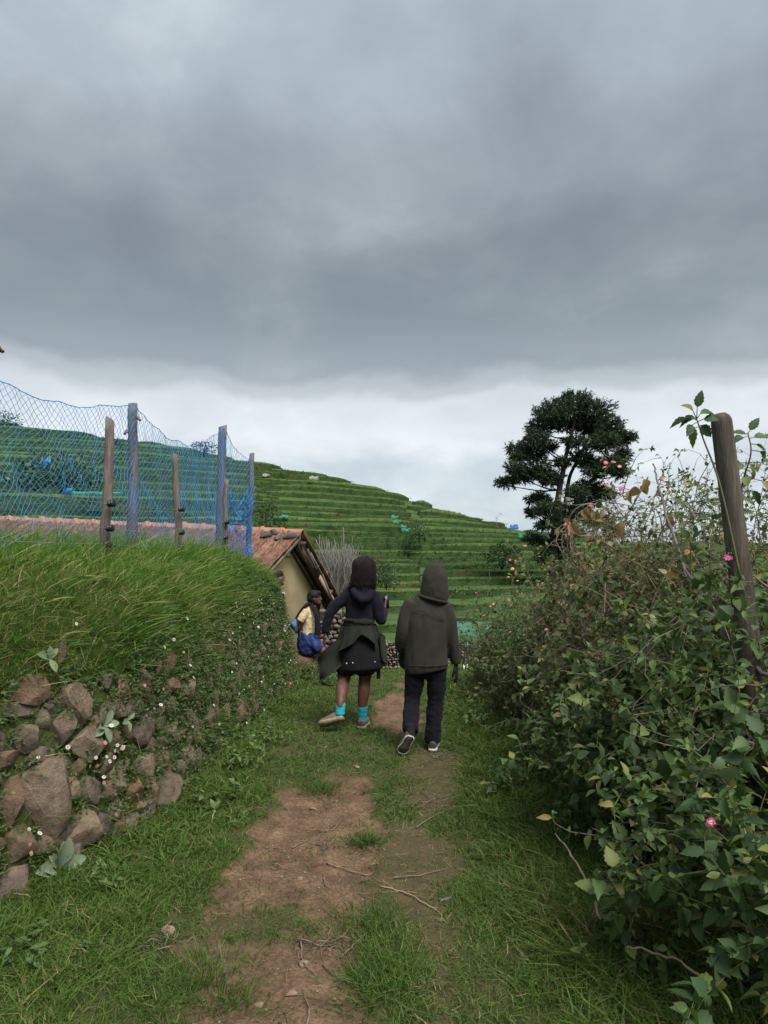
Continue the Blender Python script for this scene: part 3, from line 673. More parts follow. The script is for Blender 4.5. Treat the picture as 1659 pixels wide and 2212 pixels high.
# path grass -----------------------------------------------------------------------
B = Buf()
def path_grass(n, y0, y1, wd):
    x, y = R.uniform(-2.0, 1.75, n), R.uniform(y0, y1, n)
    b, th = bare(x, y), thin(x, y)
    wl = wallx(y); clump = fbm(x*7, y*7, 0, 3, 121); big = fbm(x*1.6, y*1.6, 0, 3, 122)
    dens = (1 - b*1.0) * (1 - .66*th) * (.35 + .65*sm(clump, .30, .55)) + b*.10*sm(clump, .56, .68)
    keep = (R.random(n) < dens) & (x > wl - .05)
    x, y, b, th, clump, big = x[keep], y[keep], b[keep], th[keep], clump[keep], big[keep]; n = len(x)
    side = np.maximum(sm(-x, .75, 1.35), sm(x, .45, .85))
    ctr = np.exp(-((x - .14)/.16)**2) * sm(-y, -4.6, -3.6)
    h = (.022 + .038*big) * (1 + 1.15*side + .9*ctr) * (1 - .6*th) * (.6 + .8*clump) * R.uniform(.6, 1.4, n)
    d = np.stack([R.normal(0, .5, n), R.normal(0, .5, n), np.ones(n)], -1)
    bend = np.stack([R.normal(0, .5, n), R.normal(0, .5, n), R.uniform(-.7, -.1, n)], -1)
    var = np.clip(.28 + .55*big*(.5 + side*.5) + .10*th + R.normal(0, .15, n) + (R.random(n) < .05 + .16*th)*.42, 0, 1)
    z = gzf(x, y) - .004
    B.add(*blades(np.stack([x, y, z], -1), d, bend, h*1.25, wd*R.uniform(.7, 1.3, n)*(1 + .4*side), var, 2))
path_grass(72000, 2.3, 3.9, .0043)
path_grass(58000, 3.9, 6.2, .0057)
path_grass(46000, 6.2, 9.5, .0075)
path_grass(16000, 9.5, 13, .0095)
# tufts
for (px, py, r, h, cnt) in [(690, 1700, .16, .12, 500), (790, 1815, .10, .10, 350), (880, 1690, .22, .10, 500), (800, 2000, .22, .09, 700), (850, 2120, .22, .12, 800), (500, 2160, .10, .06, 200), (560, 1985, .16, .05, 350), (430, 2120, .25, .12, 700), (470, 2290, .2, .05, 200), (810, 1575, .12, .13, 250), (640, 2000, .09, .05, 180)]:
    Yg = EYE*F/(py-HOR); c = A((px-CX)/F*Yg, Yg); q = R.normal(0, r*.5, (cnt, 2)) + c
    d = np.stack([(q[:, 0]-c[0])/r*.7 + R.normal(0, .3, cnt), (q[:, 1]-c[1])/r*.7 + R.normal(0, .3, cnt), np.ones(cnt)], -1)
    B.add(*blades(np.stack([q[:, 0], q[:, 1], gz(q[:, 0], q[:, 1]) - .02], -1), d, np.stack([R.normal(0, .3, cnt), R.normal(0, .3, cnt), R.uniform(-.7, -.2, cnt)], -1), h*R.uniform(.5, 1.3, cnt), .0036, np.clip(.35 + R.normal(0, .17, cnt), 0, 1), 3))
V, Fc, T = B.get()
obj('path_grass', mesh('path_grass', V, Fc, G_PATH, attrs={'var': T}), label='short trodden grass growing along both sides of the dirt path', cat='grass', kind='stuff')
print('path grass tris', len(Fc))
# straw litter and pebbles
B = Buf(); n = 2600; x, y = R.uniform(-1.3, .9, n), R.uniform(2.4, 6.5, n); k = (R.random(n) < .25 + .75*np.maximum(bare(x, y)*.55, thin(x, y))); x, y = x[k], y[k]; n = len(x)
d = np.stack([R.normal(0, 1, n), R.normal(0, 1, n), R.uniform(0, .25, n)], -1)
V, Fc, T = blades(np.stack([x, y, gzf(x, y) + .004], -1), d, np.stack([R.normal(0, .3, n), R.normal(0, .3, n), R.uniform(-.15, .1, n)], -1), R.uniform(.02, .09, n), .0028, R.uniform(.9, 1, n), 2)
obj('straw_litter', mesh('straw_litter', V, Fc, G_PATH, attrs={'var': T}), label='dry straw scraps scattered over the bare path', cat='straw', kind='stuff')
B = Buf(); RV, RF = rock(1, .3, 5)
n = 1800; x, y = R.uniform(-1.3, .9, n), R.uniform(2.4, 6.5, n); k = bare(x, y) > .5; x, y = x[k], y[k]
for q in range(len(x)):
    r_ = .003 + .009*R.random()**4; a = R.uniform(0, 6.28); c, s_ = math.cos(a), math.sin(a)
    vv_ = RV*A(r_*1.3, r_, r_*.6); vv_ = np.stack([vv_[:, 0]*c - vv_[:, 1]*s_, vv_[:, 0]*s_ + vv_[:, 1]*c, vv_[:, 2]], -1)
    B.add(vv_ + A(x[q], y[q], float(gzf(x[q:q+1], y[q:q+1])[0])), RF)
V, Fc, T = B.get()
M_PEB = M_noise('pebble', [(.3, (.16, .10, .065)), (.7, (.30, .22, .16))], 20, .9, bs=.3)
obj('pebbles', mesh('pebbles', V, Fc, M_PEB, smooth=True), label='tiny pebbles and crumbs of earth on the bare soil', cat='pebbles', kind='stuff')
def gpt(px, py):
    Yg = EYE*F/(py-HOR)
    for _ in range(6):
        x = (px-CX)/F*Yg; z = float(gzf(np.array([x]), np.array([Yg]))[0]); Yg = (EYE-z)*F/(py-HOR)
    return A((px-CX)/F*Yg, Yg, z)
PST = [(628, 2148, .020, 'flat pale stone in the bare soil near the bottom edge'), (677, 1748, .022, 'small ochre stone on the upper bare patch'), (770, 1658, .022, 'small stone at the head of the bare patch'), (560, 2175, .018, 'reddish stone at lower left of the bare soil'),
       (1055, 1733, .03, 'brown stone sitting in the grass right of the path'), (655, 2085, .022, 'pale grey stone half sunk beside dry roots'), (650, 1900, .018, 'small tan stone below the curved twig'), (362, 2010, .03, 'rounded grey stone at left edge of bare soil')]
for q, (px, py, r_, lb) in enumerate(PST):
    c = gpt(px, py); V, Fc = rock(2, .35, 700+q); solo('path_stone', V*A(r_*1.4, r_, r_*.7) + c + A(0, 0, r_*.15), Fc, M_PEB, lb, 'stone', 'stones on the path', smooth=True)
# ------------------------------------------------------------------ fence posts
def post_geo(p0, p1, r0, r1, seed, n=11, m=16, lean=None, split=False):
    rr = np.random.default_rng(seed); t = np.linspace(0, 1, m)[:, None]
    P = p0*(1-t) + p1*t; w = np.cumsum(rr.normal(0, .004, (m, 2)), 0); w -= w[0]; w = w - t*w[-1]; P[:, :2] += w
    r = (r0*(1-t) + r1*t)[:, 0]
    V, Fc = tube(P, r, n)
    a = np.tile(np.arange(n)/n*2*math.pi, m); z = np.repeat(np.arange(m)/m, n)
    k = 1 + .22*(fbm(np.cos(a)*1.4 + seed, np.sin(a)*1.4, z*2.2, 3, seed) - .5) + .06*np.sin(a*3 + seed)
    c = np.repeat(P, n, 0); V[:m*n] = c + (V[:m*n]-c)*k[:, None]
    top = V[(m-1)*n:m*n]; top[:, 2] += .5*r1*np.cos(np.arange(n)/n*2*math.pi + seed) * (1.6 if split else .8); V[-1, 2] -= r1*.1
    return V, Fc
BANKZ = 1.38
def post(name, px, Y, ytop, wP, mat, label, cat, group, seed, pxb=None, split=False):
    top = at(px, ytop, Y); bot = at(pxb or px, 1200, Y); bot[2] = BANKZ; r = wP/2*Y/F
    th = Thing(name, label, cat, bot, group)
    th.add('shaft', *post_geo(bot, top, r*1.12, r*.92, seed, split=split), mat, smooth=False)
    return th, bot, top
gp = 'grey poles holding the blue net'
pb, *_ = post('net_pole', 287, 6.3, 872, 21, M_POSTB, 'tall thick grey pole behind the net, second from the picture edge', 'pole', gp, 11, 281)
pd_, *_ = post('net_pole', 481, 8.9, 920, 19, M_POSTB, 'thick grey pole at the peak of the net beside the bunched part', 'pole', gp, 12, 472)
pf, *_ = post('net_pole', 544, 9.7, 980, 12, M_POSTB, 'last net pole nearest the tiled house', 'pole', gp, 13, 533)
pg, *_ = post('net_pole', -16, 4.6, 744, 26, M_POSTB, 'net pole at the left picture edge with only its tip in view', 'pole', gp, 14)
V, Fc = tube(np.array([at(-14, 758, 4.6), at(-4, 752, 4.6), at(7, 760, 4.6)]), [.03, .028, .012], 7); pg.add('knot', V, Fc, M_POSTR)
for th, pts in ((pb, [(276, 930, 6.24), (268, 938, 6.2)]), (pb, [(297, 902, 6.24), (303, 908, 6.2)])):
    q = np.array([at(*pts[0]), at(*pts[1])]); th.add('branch_stub', *tube(q, [.018, .010], 6), M_POSTB)
def insul(th, c, ax=A(1, 0, 0)):
    c = np.asarray(c); r = [.014, .026, .026, .015, .015, .026, .026, .014]; x = [0, .002, .013, .018, .028, .033, .044, .048]
    M_ = th.add('insulator', *tube(c + np.outer(x, ax), r, 12, ref=(0, 0, 1)), M_BLACKP)
M_BLACKP = M_flat('black_plastic', (.012, .012, .013), .35, .5)
M_WIRE = M_flat('fence_wire', (.22, .21, .19), .45, .6)
ge = 'thin electric fence posts'
ea, ab, at_ = post('fence_post', 238, 5.2, 908, 21, M_POST, 'thin split fence post with three black insulators, nearest the camera', 'post', ge, 21, 226, True)
ec, cb, ct = post('fence_post', 379, 6.8, 980, 14, M_POST, 'crooked thin fence post in the middle of the wire fence', 'post', ge, 22, 388)
ee, eb, et = post('fence_post', 489, 8.55, 1036, 11, M_POST, 'shortest thin fence post in front of the bunched blue net', 'post', ge, 23, 482)
ax = unit(A(.9, -.45, 0))
INS = {}
for th, Y, lst in ((ea, 5.13, [(236, 1088), (233, 1141), (228, 1175)]), (ec, 6.73, [(388, 1100), (388, 1150), (386, 1181)]), (ee, 8.49, [(487, 1128), (485, 1161), (484, 1184)])):
    for q, (px, py) in enumerate(lst):
        c = at(px, py, Y); insul(th, c, ax); INS.setdefault(q, []).append(c + ax*.02)
        th.add('wire_tie', *tube(np.array([c + A(-.03*math.cos(a)-.02, -.03*math.sin(a)+.05, .004*math.sin(2*a)) for a in np.linspace(0, 6.28, 9)]), .0015, 4), M_WIRE)
for q, lb in enumerate(['top wire of the electric fence along the bank', 'middle wire of the electric fence along the bank', 'lowest wire of the electric fence in the grass']):
    pts = [A(-2.35, 3.2, INS[q][0][2] + .05)] + INS[q] + [A(-1.80, 9.65, INS[q][2][2] + .02)]; P = []
    for a_, b_ in zip(pts[:-1], pts[1:]):
        t = np.linspace(0, 1, 8, endpoint=False)[:, None]; P.append(a_*(1-t) + b_*t - A(0, 0, .05)*(t*(1-t)))
    solo('fence_wire', *tube(np.concatenate(P + [[pts[-1]]]), .0016, 4), M_WIRE, lb, 'wire', 'electric fence wires')

# ------------------------------------------------------------------ blue net
NPX = [(-24, 4.5), (287, 6.2), (481, 8.8), (545, 9.6)]
nl = catmull([((p-CX)/F*Y, Y) for p, Y in [(-70, 3.9)] + NPX], 24)
nd = np.concatenate([[0], np.cumsum(np.linalg.norm(np.diff(nl, axis=0), axis=1))])
def npt(u): return np.stack([np.interp(u, nd, nl[:, 0]), np.interp(u, nd, nl[:, 1])], -1)
# top edge in the picture
TOPX = [-75, 0, 60, 110, 160, 220, 287, 305, 330, 360, 405, 440, 470, 481, 490, 505, 520, 535, 545]
TOPY = [795, 825, 850, 868, 877, 878, 874, 892, 918, 945, 962, 955, 934, 925, 935, 965, 982, 992, 990]
NU = int(nd[-1]/.029); NVt = 40
u = np.linspace(0, nd[-1], NU); q = npt(u); pxu = CX + F*q[:, 0]/q[:, 1]
ztop = EYE - (np.interp(pxu, TOPX, TOPY) - HOR)/F*q[:, 1]
def netpt(iu, jv, layer=0):
    f = jv / (NVt-1); f2 = f
    uu = np.clip(iu, 0, NU-1); base = np.stack([np.interp(uu, np.arange(NU), q[:, 0]), np.interp(uu, np.arange(NU), q[:, 1])], -1); zt = np.interp(uu, np.arange(NU), ztop)
    zb_ = 1.66 - .20*sm(base[:, 1], 8.0, 9.6); z = zb_ + (zt - zb_)*f2**1.0
    bil = .09*(fbm(uu*.065, jv*.08, 0, 3, 131 + layer) - .5)*np.sin(np.clip(f, 0, 1)*math.pi)*2
    sagx = .012*np.sin(uu*.6 + jv*.9)
    return np.stack([base[:, 0] + bil*.9 + .004*np.sin(iu*5.1), base[:, 1] + sagx + bil*.3, z + .010*np.sin(uu*.35 + f*4) + .010*(vnoise(uu*.8, jv*.8, 0, 5)-.5) + .05*(fbm(uu*.06, jv*.07, 0, 2, 137)-.5)*np.sin(np.clip(f, 0, 1)*math.pi)], -1)
M_NET = M_flat('blue_net_twine', (.045, .31, .74), .5, .35, scale=4, var=.3)
B = Buf()
def strands(ia, ja, ib, jb, r, layer=0, fn=None):
    fn = fn or netpt
    n = len(ia); a, b_ = fn(ia, ja, layer), fn(ib, jb, layer); mid = (a + b_)/2 - A(0, 0, .004)
    P = np.stack([a, mid, b_], 1); T = unit(b_ - a); U = unit(np.cross(T, A(.3, 1, .1))); W = np.cross(T, U)
    an = np.arange(3)/3*2*math.pi
    V = P[:, :, None, :] + r*(np.cos(an)[None, None, :, None]*U[:, None, None, :] + np.sin(an)[None, None, :, None]*W[:, None, None, :])
    k = np.arange(3); Fq = []
    for s_ in range(2): Fq += [[s_*3+j, s_*3+(j+1) % 3, s_*3+3+(j+1) % 3, s_*3+3+j] for j in k]
    Fc = (np.arange(n)[:, None, None]*9 + tris(np.array(Fq))[None]).reshape(-1, 3)
    B.add(V.reshape(-1, 3), Fc)
ii, jj = np.meshgrid(np.arange(0, NU-1), np.arange(0, NVt-1)); par = ((ii + jj) % 2 == 0)
i0, j0 = ii[par].astype(float), jj[par].astype(float)
strands(i0, j0, i0+1, j0+1, .0017); 
i1, j1 = ii[~par].astype(float), jj[~par].astype(float)
strands(i1+1, j1, i1, j1+1, .0017)
# rope along the top edge and the knots
te = netpt(np.arange(NU, dtype=float), np.full(NU, NVt-1.0)); B.add(*tube(te, .0035, 4))
V, Fc, T = B.get()
net = Thing('blue_net', 'blue knotted fishing net hung between the grey poles on the bank', 'net', A(-2.2, 6.3, 1.66))
net.add('mesh', V, Fc, M_NET)
# torn rag knots on the net
for (px, py, Y) in ((101, 995, 5.0), (146, 1057, 5.3)):
    c = at(px, py, Y); B = Buf()
    for _ in range(9): B.add(*tube(np.array([c + R.normal(0, .006, 3), c + A(*R.normal(0, .02, 2), -.02) + R.normal(0, .01, 3), c + A(*R.normal(0, .03, 2), R.uniform(-.09, .03))]), .003, 4))
    V, Fc, T = B.get(); net.add('knot', V, Fc, M_NET)
# bunched second net between the last poles
B = Buf(); NU2, NV2 = 34, 40
def fold(iu, jv, layer=0):
    f = jv/(NV2-1); g = iu/(NU2-1)
    px = 488 + (543-488)*g + 5*np.sin(jv*.5); Y = 8.92 + .70*g + .10*np.sin(iu*1.7 + jv*.3)
    ytop = np.interp(g, [0, .2, .45, .6, .8, 1], [1052, 1062, 1090, 1085, 1058, 1040]); py = 1205 + (ytop - 1205)*f + 3*np.sin(iu*2.1)
    return np.stack([(px-CX)/F*Y, Y, EYE - (py-HOR)/F*Y], -1)
ii, jj = np.meshgrid(np.arange(NU2-1), np.arange(NV2-1)); par = ((ii+jj) % 2 == 0)
strands(ii[par]*1., jj[par]*1., ii[par]+1., jj[par]+1., .0026, 0, fold); strands(ii[~par]+1., jj[~par]*1., ii[~par]*1., jj[~par]+1., .0026, 0, fold)
V, Fc, T = B.get()
solo('bunched_net', V, Fc, M_NET, 'dense folded bundle of bright blue net between the last two poles', 'net')

# ------------------------------------------------------------------ tiled house
ang = math.radians(15); dg = A(math.sin(ang), math.cos(ang), 0); dr = A(-math.cos(ang), math.sin(ang), 0); UP = A(0, 0, 1)
AP = A(-1.385, 12.0, 2.0)                          # ridge end at the gable verge
LENG = 6.4; RISE = .045                            # ridge climbs slightly to the left
PF, PB = math.tan(math.radians(23.5)), math.tan(math.radians(33))
TF, TB = 1.42, 2.0                                 # horizontal half spans: camera side, far side
house = Thing('tiled_house', 'small ochre plastered house with a weathered red tile roof', 'house', (AP + dr*2)*A(1, 1, 0) + A(0, 0, -.45))
def hp(t, r, dz=0.0):                              # t across (negative: camera side), r along the ridge
    z = AP[2] + r*RISE - (PF*-t if t < 0 else PB*t); return AP*A(1, 1, 0) + dg*t + dr*r + UP*(z + dz)
M_PLAS = M_noise('ochre_plaster', [(.25, (.40, .30, .165)), (.5, (.58, .45, .26)), (.75, (.66, .53, .33))], 1.6, .92, .15, bs=.35, bd=.01, bscale=30, detail=8)
M_TILE = None
def tile_mat():
    m, t, b = new_mat('clay_tile', .85, .2); oi = N(t, 'ShaderNodeObjectInfo').outputs['Random']
    r0 = ramp(t, [(0, (.15, .072, .046)), (.4, (.25, .118, .070)), (.7, (.34, .165, .098)), (1, (.22, .13, .10))]); L(t, oi, r0.inputs[0])
    r2 = ramp(t, [(.40, (0, 0, 0)), (.56, (1, 1, 1))]); L(t, noise_node(t, 2.4, 7, .7, 'Generated'), r2.inputs[0])
    c = mixc(t, mth(t, 'MULTIPLY', r2.outputs[0], .8), r0.outputs[0], (.050, .042, .036)); L(t, c, b.inputs['Base Color'])
    bump(t, b, noise_node(t, 40, 6), .5, .006); return m
M_TILE = tile_mat()
M_RIDGE = M_noise('ridge_clay', [(.3, (.25, .118, .075)), (.7, (.39, .20, .128))], 5, .85, .2, bs=.3)
M_WOODD = M_noise('old_dark_wood', [(.3, (.045, .035, .028)), (.7, (.12, .095, .072))], 6, .9, bs=.7, stretch=(1, 1, 1))
M_WOODP = M_noise('pale_board', [(.3, (.24, .17, .11)), (.7, (.38, .29, .19))], 6, .85, bs=.4)
# wall prism (set in from verge and eaves)
r0, r1 = .30, LENG - .2; tf, tb = -1.10, 1.72; zb = -.6
sec = lambda r: [AP*A(1, 1, 0) + dg*tf + dr*r + UP*zb, AP*A(1, 1, 0) + dg*tb + dr*r + UP*zb, hp(tb, r, -.09), hp(0, r, -.09), hp(tf, r, -.09)]
V = np.array(sec(r0) + sec(r1))
# gable face subdivided so the plaster can undulate
house.add('wall', V, [np.array([[0, 1, 2, 3], [5, 8, 7, 6]]), np.array([[0, 3, 4], [5, 9, 8]]), np.array([[0, 5, 6, 1], [1, 6, 7, 2], [4, 9, 5, 0]])], M_PLAS)
# plinth step and lintel with plank door at the far end of the gable
def obox(c, ex, ey, ez, sx, sy, sz):
    Vb_, Qb = box((0, 0, 0), (1, 1, 1)); return c + np.outer(Vb_[:, 0]*sx, ex) + np.outer(Vb_[:, 1]*sy, ey) + np.outer(Vb_[:, 2]*sz, ez), Qb
gp_ = lambda t, z, o=0: AP*A(1, 1, 0) + dg*t + dr*(r0 - o) + UP*z
house.add('lintel', *obox(gp_(1.45, .83, .03), dg, -dr, UP, .55, .10, .11), M_WOODP)
dr_o = house.add('door', *obox(gp_(1.42, .10, .012), dg, -dr, UP, .40, .03, 1.34), M_flat('red_brown_door', (.09, .035, .028), .7))
# roof decking under tiles
for t0, t1, nm in ((-TF, 0, 'front'), (0, TB, 'back')):
    Vd = np.array([hp(t0, .06, -.05), hp(t1, .06, -.05), hp(t1, LENG, -.05), hp(t0, LENG, -.05), hp(t0, .06, -.02), hp(t1, .06, -.02), hp(t1, LENG, -.02), hp(t0, LENG, -.02)])
    deck = house.add('roof', Vd, np.array([[0, 1, 2, 3], [4, 7, 6, 5], [0, 4, 5, 1], [2, 6, 7, 3], [1, 5, 6, 2], [0, 3, 7, 4]]), M_WOODD)
    if nm == 'front': roof_f = deck
    else: roof_b = deck
# one clay tile: ribbed, laid down slope; local x across, y down-slope, z normal
def tile_mesh(w=.235, l=.43):
    xs_ = np.linspace(-w/2, w/2, 9); zz = .018*np.array([1.0, .75, .1, .55, .15, .55, .1, .75, 1.0]); V = []
    for y, th in ((0, 0), (l, 0)):
        V += [(x, y, z + .012) for x, z in zip(xs_, zz)]
    V += [(x, y, z - .006) for y in (0, l) for x, z in zip(xs_, zz)]
    Fc = []
    for k in range(8): Fc += [[k, k+1, 10+k, 9+k], [18+k, 27+k, 28+k, 19+k], [9+k, 10+k, 28+k, 27+k], [0+k, 18+k, 19+k, k+1]]
    Fc += [[0, 9, 27, 18], [8, 26, 35, 17]]
    return mesh('roof_tile', np.array(V), np.array(Fc), M_TILE)
me_tile = tile_mesh()
def lay(slope_t, sgn, pit, cols, rows, par, edge_only=False):
    sl = math.hypot(slope_t, slope_t*pit); st = (sl - .06)/rows
    down = unit(dg*sgn - UP*pit); along = unit(dr + UP*RISE); nrm = unit(np.cross(down, along)); 
    if nrm[2] < 0: nrm = -nrm
    for rr_ in range(rows):
        s0 = rr_*st + .02
        for c in range(cols):
            r_ = .10 + c*.238 + R.normal(0, .004); p = AP + dr*r_ + UP*(r_*RISE) + down*s0 + nrm*(.018 + .014*0)
            d2 = unit(down + nrm*(-.045 + R.normal(0, .012)) + along*R.normal(0, .012)); xx = unit(np.cross(d2, nrm)); nn_ = np.cross(xx, d2)
            ls = (st + .07)/.43
            M_ = Matrix(((xx[0], d2[0]*ls, nn_[0], p[0]), (xx[1], d2[1]*ls, nn_[1], p[1]), (xx[2], d2[2]*ls, nn_[2], p[2]), (0, 0, 0, 1)))
            M_.translation += Vector((nn_*(.030 - .0*rr_)).tolist())
            house.put('roof_tile', me_tile, M_, parent=par, off=house.loc)
lay(TF, -1, PF, 26, 4, roof_f)
lay(TB, 1, PB, 3, 6, roof_b)
# ridge tiles
def ridge_mesh(l=.40):
    V, Fc = [], []; prof_ = [(-.15, -.075), (-.10, -.02), (-.05, .035), (0, .055), (.05, .035), (.10, -.03), (.15, -.105)]
    xs_ = [0, .03, .035, l*.86, l*.87, l]; sc_ = [1.0, 1.0, .93, .93, 1.12, 1.12]
    for x, s_ in zip(xs_, sc_): V += [(x, a*s_, b_*s_ + (.01 if s_ > 1.05 else 0)) for a, b_ in prof_]
    for x, s_ in zip(xs_, sc_): V += [(x, a*s_*.9, b_*s_ - .014) for a, b_ in prof_]
    n, o = 7, 42
    for k in range(5):
        for j in range(6): Fc += [[k*n+j, k*n+j+1, (k+1)*n+j+1, (k+1)*n+j], [o+k*n+j, o+(k+1)*n+j, o+(k+1)*n+j+1, o+k*n+j+1]]
    for j in range(6): Fc += [[j, o+j, o+j+1, j+1], [35+j, 36+j, o+36+j, o+35+j]]
    for k in range(5): Fc += [[k*n, (k+1)*n, o+(k+1)*n, o+k*n], [k*n+6, o+k*n+6, o+(k+1)*n+6, (k+1)*n+6]]
    return mesh('ridge_tile', np.array(V), np.array(Fc), M_RIDGE)
me_ridge = ridge_mesh()
al = unit(dr + UP*RISE)
for c in range(17):
    p = AP + dr*(c*.375 - .02) + UP*(c*.375*RISE + .050 + R.normal(0, .006)); yy_ = dg; zz_ = unit(np.cross(al, yy_)); zz_ = zz_ if zz_[2] > 0 else -zz_
    M_ = Matrix(((al[0], yy_[0], zz_[0], p[0]), (al[1], yy_[1], zz_[1], p[1]), (al[2], yy_[2], zz_[2], p[2]), (0, 0, 0, 1)))
    house.put('ridge_tile', me_ridge, M_ @ Matrix.Rotation(R.normal(0, .02), 4, 'Y'), off=house.loc)
# barge boards, rafters and hanging laths at the gable
def beam(a, b_, w, h, mat, nm='rafter'):
    d = unit(b_ - a); ex = unit(np.cross(d, UP)); ez = np.cross(ex, d)
    house.add(nm, *obox((a+b_)/2, d, ex, ez, np.linalg.norm(b_-a), w, h), mat)
beam(hp(-.02, .03, -.05), hp(-TF+.03, .03, -.05), .03, .06, M_WOODP, 'barge_board')
for k in range(2):
    beam(hp(.05, .10 + .15*k, -.13), hp(TB-.05, .10 + .15*k, -.13 - .02*k), .06, .09, M_WOODD)
beam(hp(.25, .0, -.10), hp(1.15, .04, -.15), .025, .07, M_WOODD, 'lath'); beam(hp(.9, .02, -.16), hp(TB-.02, .0, -.20), .03, .10, M_WOODP, 'lath')
beam(hp(1.0, .0, -.07), hp(1.75, -.02, -.30), .022, .03, M_STICK, 'lath'); beam(hp(.4, .0, -.06), hp(1.25, .0, -.10), .02, .03, M_STICK, 'lath')
for tt in (.1, .75, 1.5, -.6): beam(hp(tt, -.02, -.09), hp(tt, .5, -.09), .06, .07, M_WOODD, 'purlin')
# stones weighing down the roof
RST = [(577, 1160, .13, .07, 'dark lichened stone lying left on the roof under the ridge'), (590, 1153, .08, .07, 'small grey stone beside the ridge tile joint'), (603, 1165, .14, .06, 'flat grey stone in the middle of the roof top'), (632, 1164, .15, .08, 'mottled rough stone at the right end of the roof top'), (617, 1161, .07, .10, 'broken red tile piece standing between the roof stones')]
for q, (px, py, w, h, lb) in enumerate(RST):
    s_ = None
    # intersect with the front slope
    best = min(((abs(CX + F*hp(t_, r_)[0]/hp(t_, r_)[1] - px) + abs(HOR - F*(hp(t_, r_)[2]+.07-EYE)/hp(t_, r_)[1] - py), t_, r_) for t_ in np.linspace(-.9, 0, 46) for r_ in np.linspace(.1, 1.4, 53)))
    c = hp(best[1], best[2], .075 + h*.35); V, Fc = rock(2, .4, 800+q)
    if q == 4: V, Fc = tube(np.array([c - A(-.06, 0, .05), c + A(-.05, 0, .09)]), [.03, .025], 5, ry=.012); solo('tile_shard', V, Fc, M_RIDGE, lb, 'tile shard', None)
    else: solo('roof_stone', V*A(w, .08, h) + c, Fc, M_noise('roof_rock%d' % q, [(.3, (.05, .048, .042)), (.7, (.17, .16, .14))], 14, .9, bs=.8), lb, 'stone', 'stones on the roof', smooth=True)

# ------------------------------------------------------------------ bundle of sticks behind the house
sb = Thing('stick_bundle', 'big bundle of grey dry sticks standing upright behind the house', 'sticks', A(-.92, 14.6, -.7))
for q in range(150):
    g = R.uniform(-1, 1); y = 14.6 + R.uniform(-.45, .45); xb = -.92 + g*.30 + R.normal(0, .05)
    topx = 727 + g*44 + R.normal(0, 11); topy = 1190 + 22*g*g + R.normal(0, 18) + (8 if g < 0 else -6)
    if q == 0: topx, topy = 739, 1136
    if q == 1: topx, topy = 765, 1152+6
    if q == 2: topx, topy = 683, 1164
    if q == 3: topx, topy = 705, 1160
    tp_ = at(topx, topy, y); bt = A(xb, y, -.7); t = np.linspace(0, 1, 7)[:, None]; cv_ = A(R.normal(0, .16), R.normal(0, .12), 0)
    P = bt*(1-t) + tp_*t + cv_*np.sin(t*math.pi) + np.cumsum(R.normal(0, .008, (7, 3)), 0); r_ = R.uniform(.007, .019)*(1.6 if q < 3 else 1)
    V, Fc = tube(P, r_*(1.1 - .6*t[:, 0]), 5)
    if R.random() < .5:
        k = R.integers(3, 6); V2, F2 = tube(np.array([P[k], P[k] + A(R.normal(0, .10), R.normal(0, .05), .14), P[k] + A(R.normal(0, .16), R.normal(0, .06), .30)]), [r_*.6, r_*.5, r_*.25], 4)
        Fc = np.concatenate([Fc, F2 + len(V)]); V = np.concatenate([V, V2])
    sb.add('stick', V, Fc, M_STICK)
for k in range(4):
    a_, b_ = at(700, 1236+3.2*k, 14.1), at(716, 1236+3.2*k + R.normal(0, 1), 14.1); sb.add('binding', *tube(np.array([a_, (a_+b_)/2 + A(0, -.02, .006), b_]), .010, 5), M_WOODP)

# ------------------------------------------------------------------ low dry stone wall where the path ends
M_SM = M_noise('small_wall_stone', [(.3, (.12, .096, .074)), (.5, (.20, .165, .13)), (.75, (.31, .26, .21))], 9, .9, bs=.7)
lw = Thing('low_wall', 'low wall of small brown stones crossing behind the two walkers', 'wall', A(.8, 12.6, -.42))
rocks = [mesh('stone', *rock(1, .4, 900+k), M_SM, smooth=False) for k in range(8)]
zz = -.42; row = 0
V, Q = box(A(.9, 12.75, -.22), A(2.5, .2, .5)); lw.add('core', V, Q, m_bank)
while zz < .10:
    h = R.uniform(.035, .055); x = -.32 + R.uniform(0, .05)
    while x < 2.1:
        w = R.uniform(.035, .085)
        topl = .12 + .04*math.sin(x*3) - .10*sm(x, 1.3, 2.1)
        if zz < topl:
            M_ = Matrix.Translation((x + w/2, 12.62 + R.normal(0, .02) + .03*math.sin(x*2), zz + h/2)) @ Matrix.Rotation(R.uniform(0, 6.28), 4, 'Y') @ Matrix.Diagonal((w*.62, R.uniform(.05, .08), h*.66, 1))
            lw.put('stone', rocks[R.integers(8)], M_)
        x += w
    zz += h
# woodpile seen past the woman's arm
wp = Thing('woodpile', 'stacked split logs beside the gable wall of the house', 'woodpile', A(-.80, 11.2, -.30))
M_LOG = M_noise('split_log', [(.3, (.10, .080, .060)), (.7, (.24, .195, .145))], 8, .9, bs=.6)
for r_ in range(15):
    for c in range(5):
        c0 = A(-.98 + c*.10 + (r_ % 2)*.05 + R.normal(0, .01), 11.05, -.28 + r_*.075 + R.normal(0, .008))
        wp.add('log', *tube(np.array([c0, c0 + A(R.normal(0, .02), .45, R.normal(0, .02))]), R.uniform(.036, .052), 5, jit=.35, ry=R.uniform(.024, .04)), M_LOG)
# stone the seated man perches on
V, Fc = rock(2, .3, 950); solo('ledge_stone', V*A(.30, .22, .33) + A(-1.24, 10.95, -.02), Fc, M_STONE, 'grey ledge stone under the man by the ochre wall', 'stone', smooth=True)

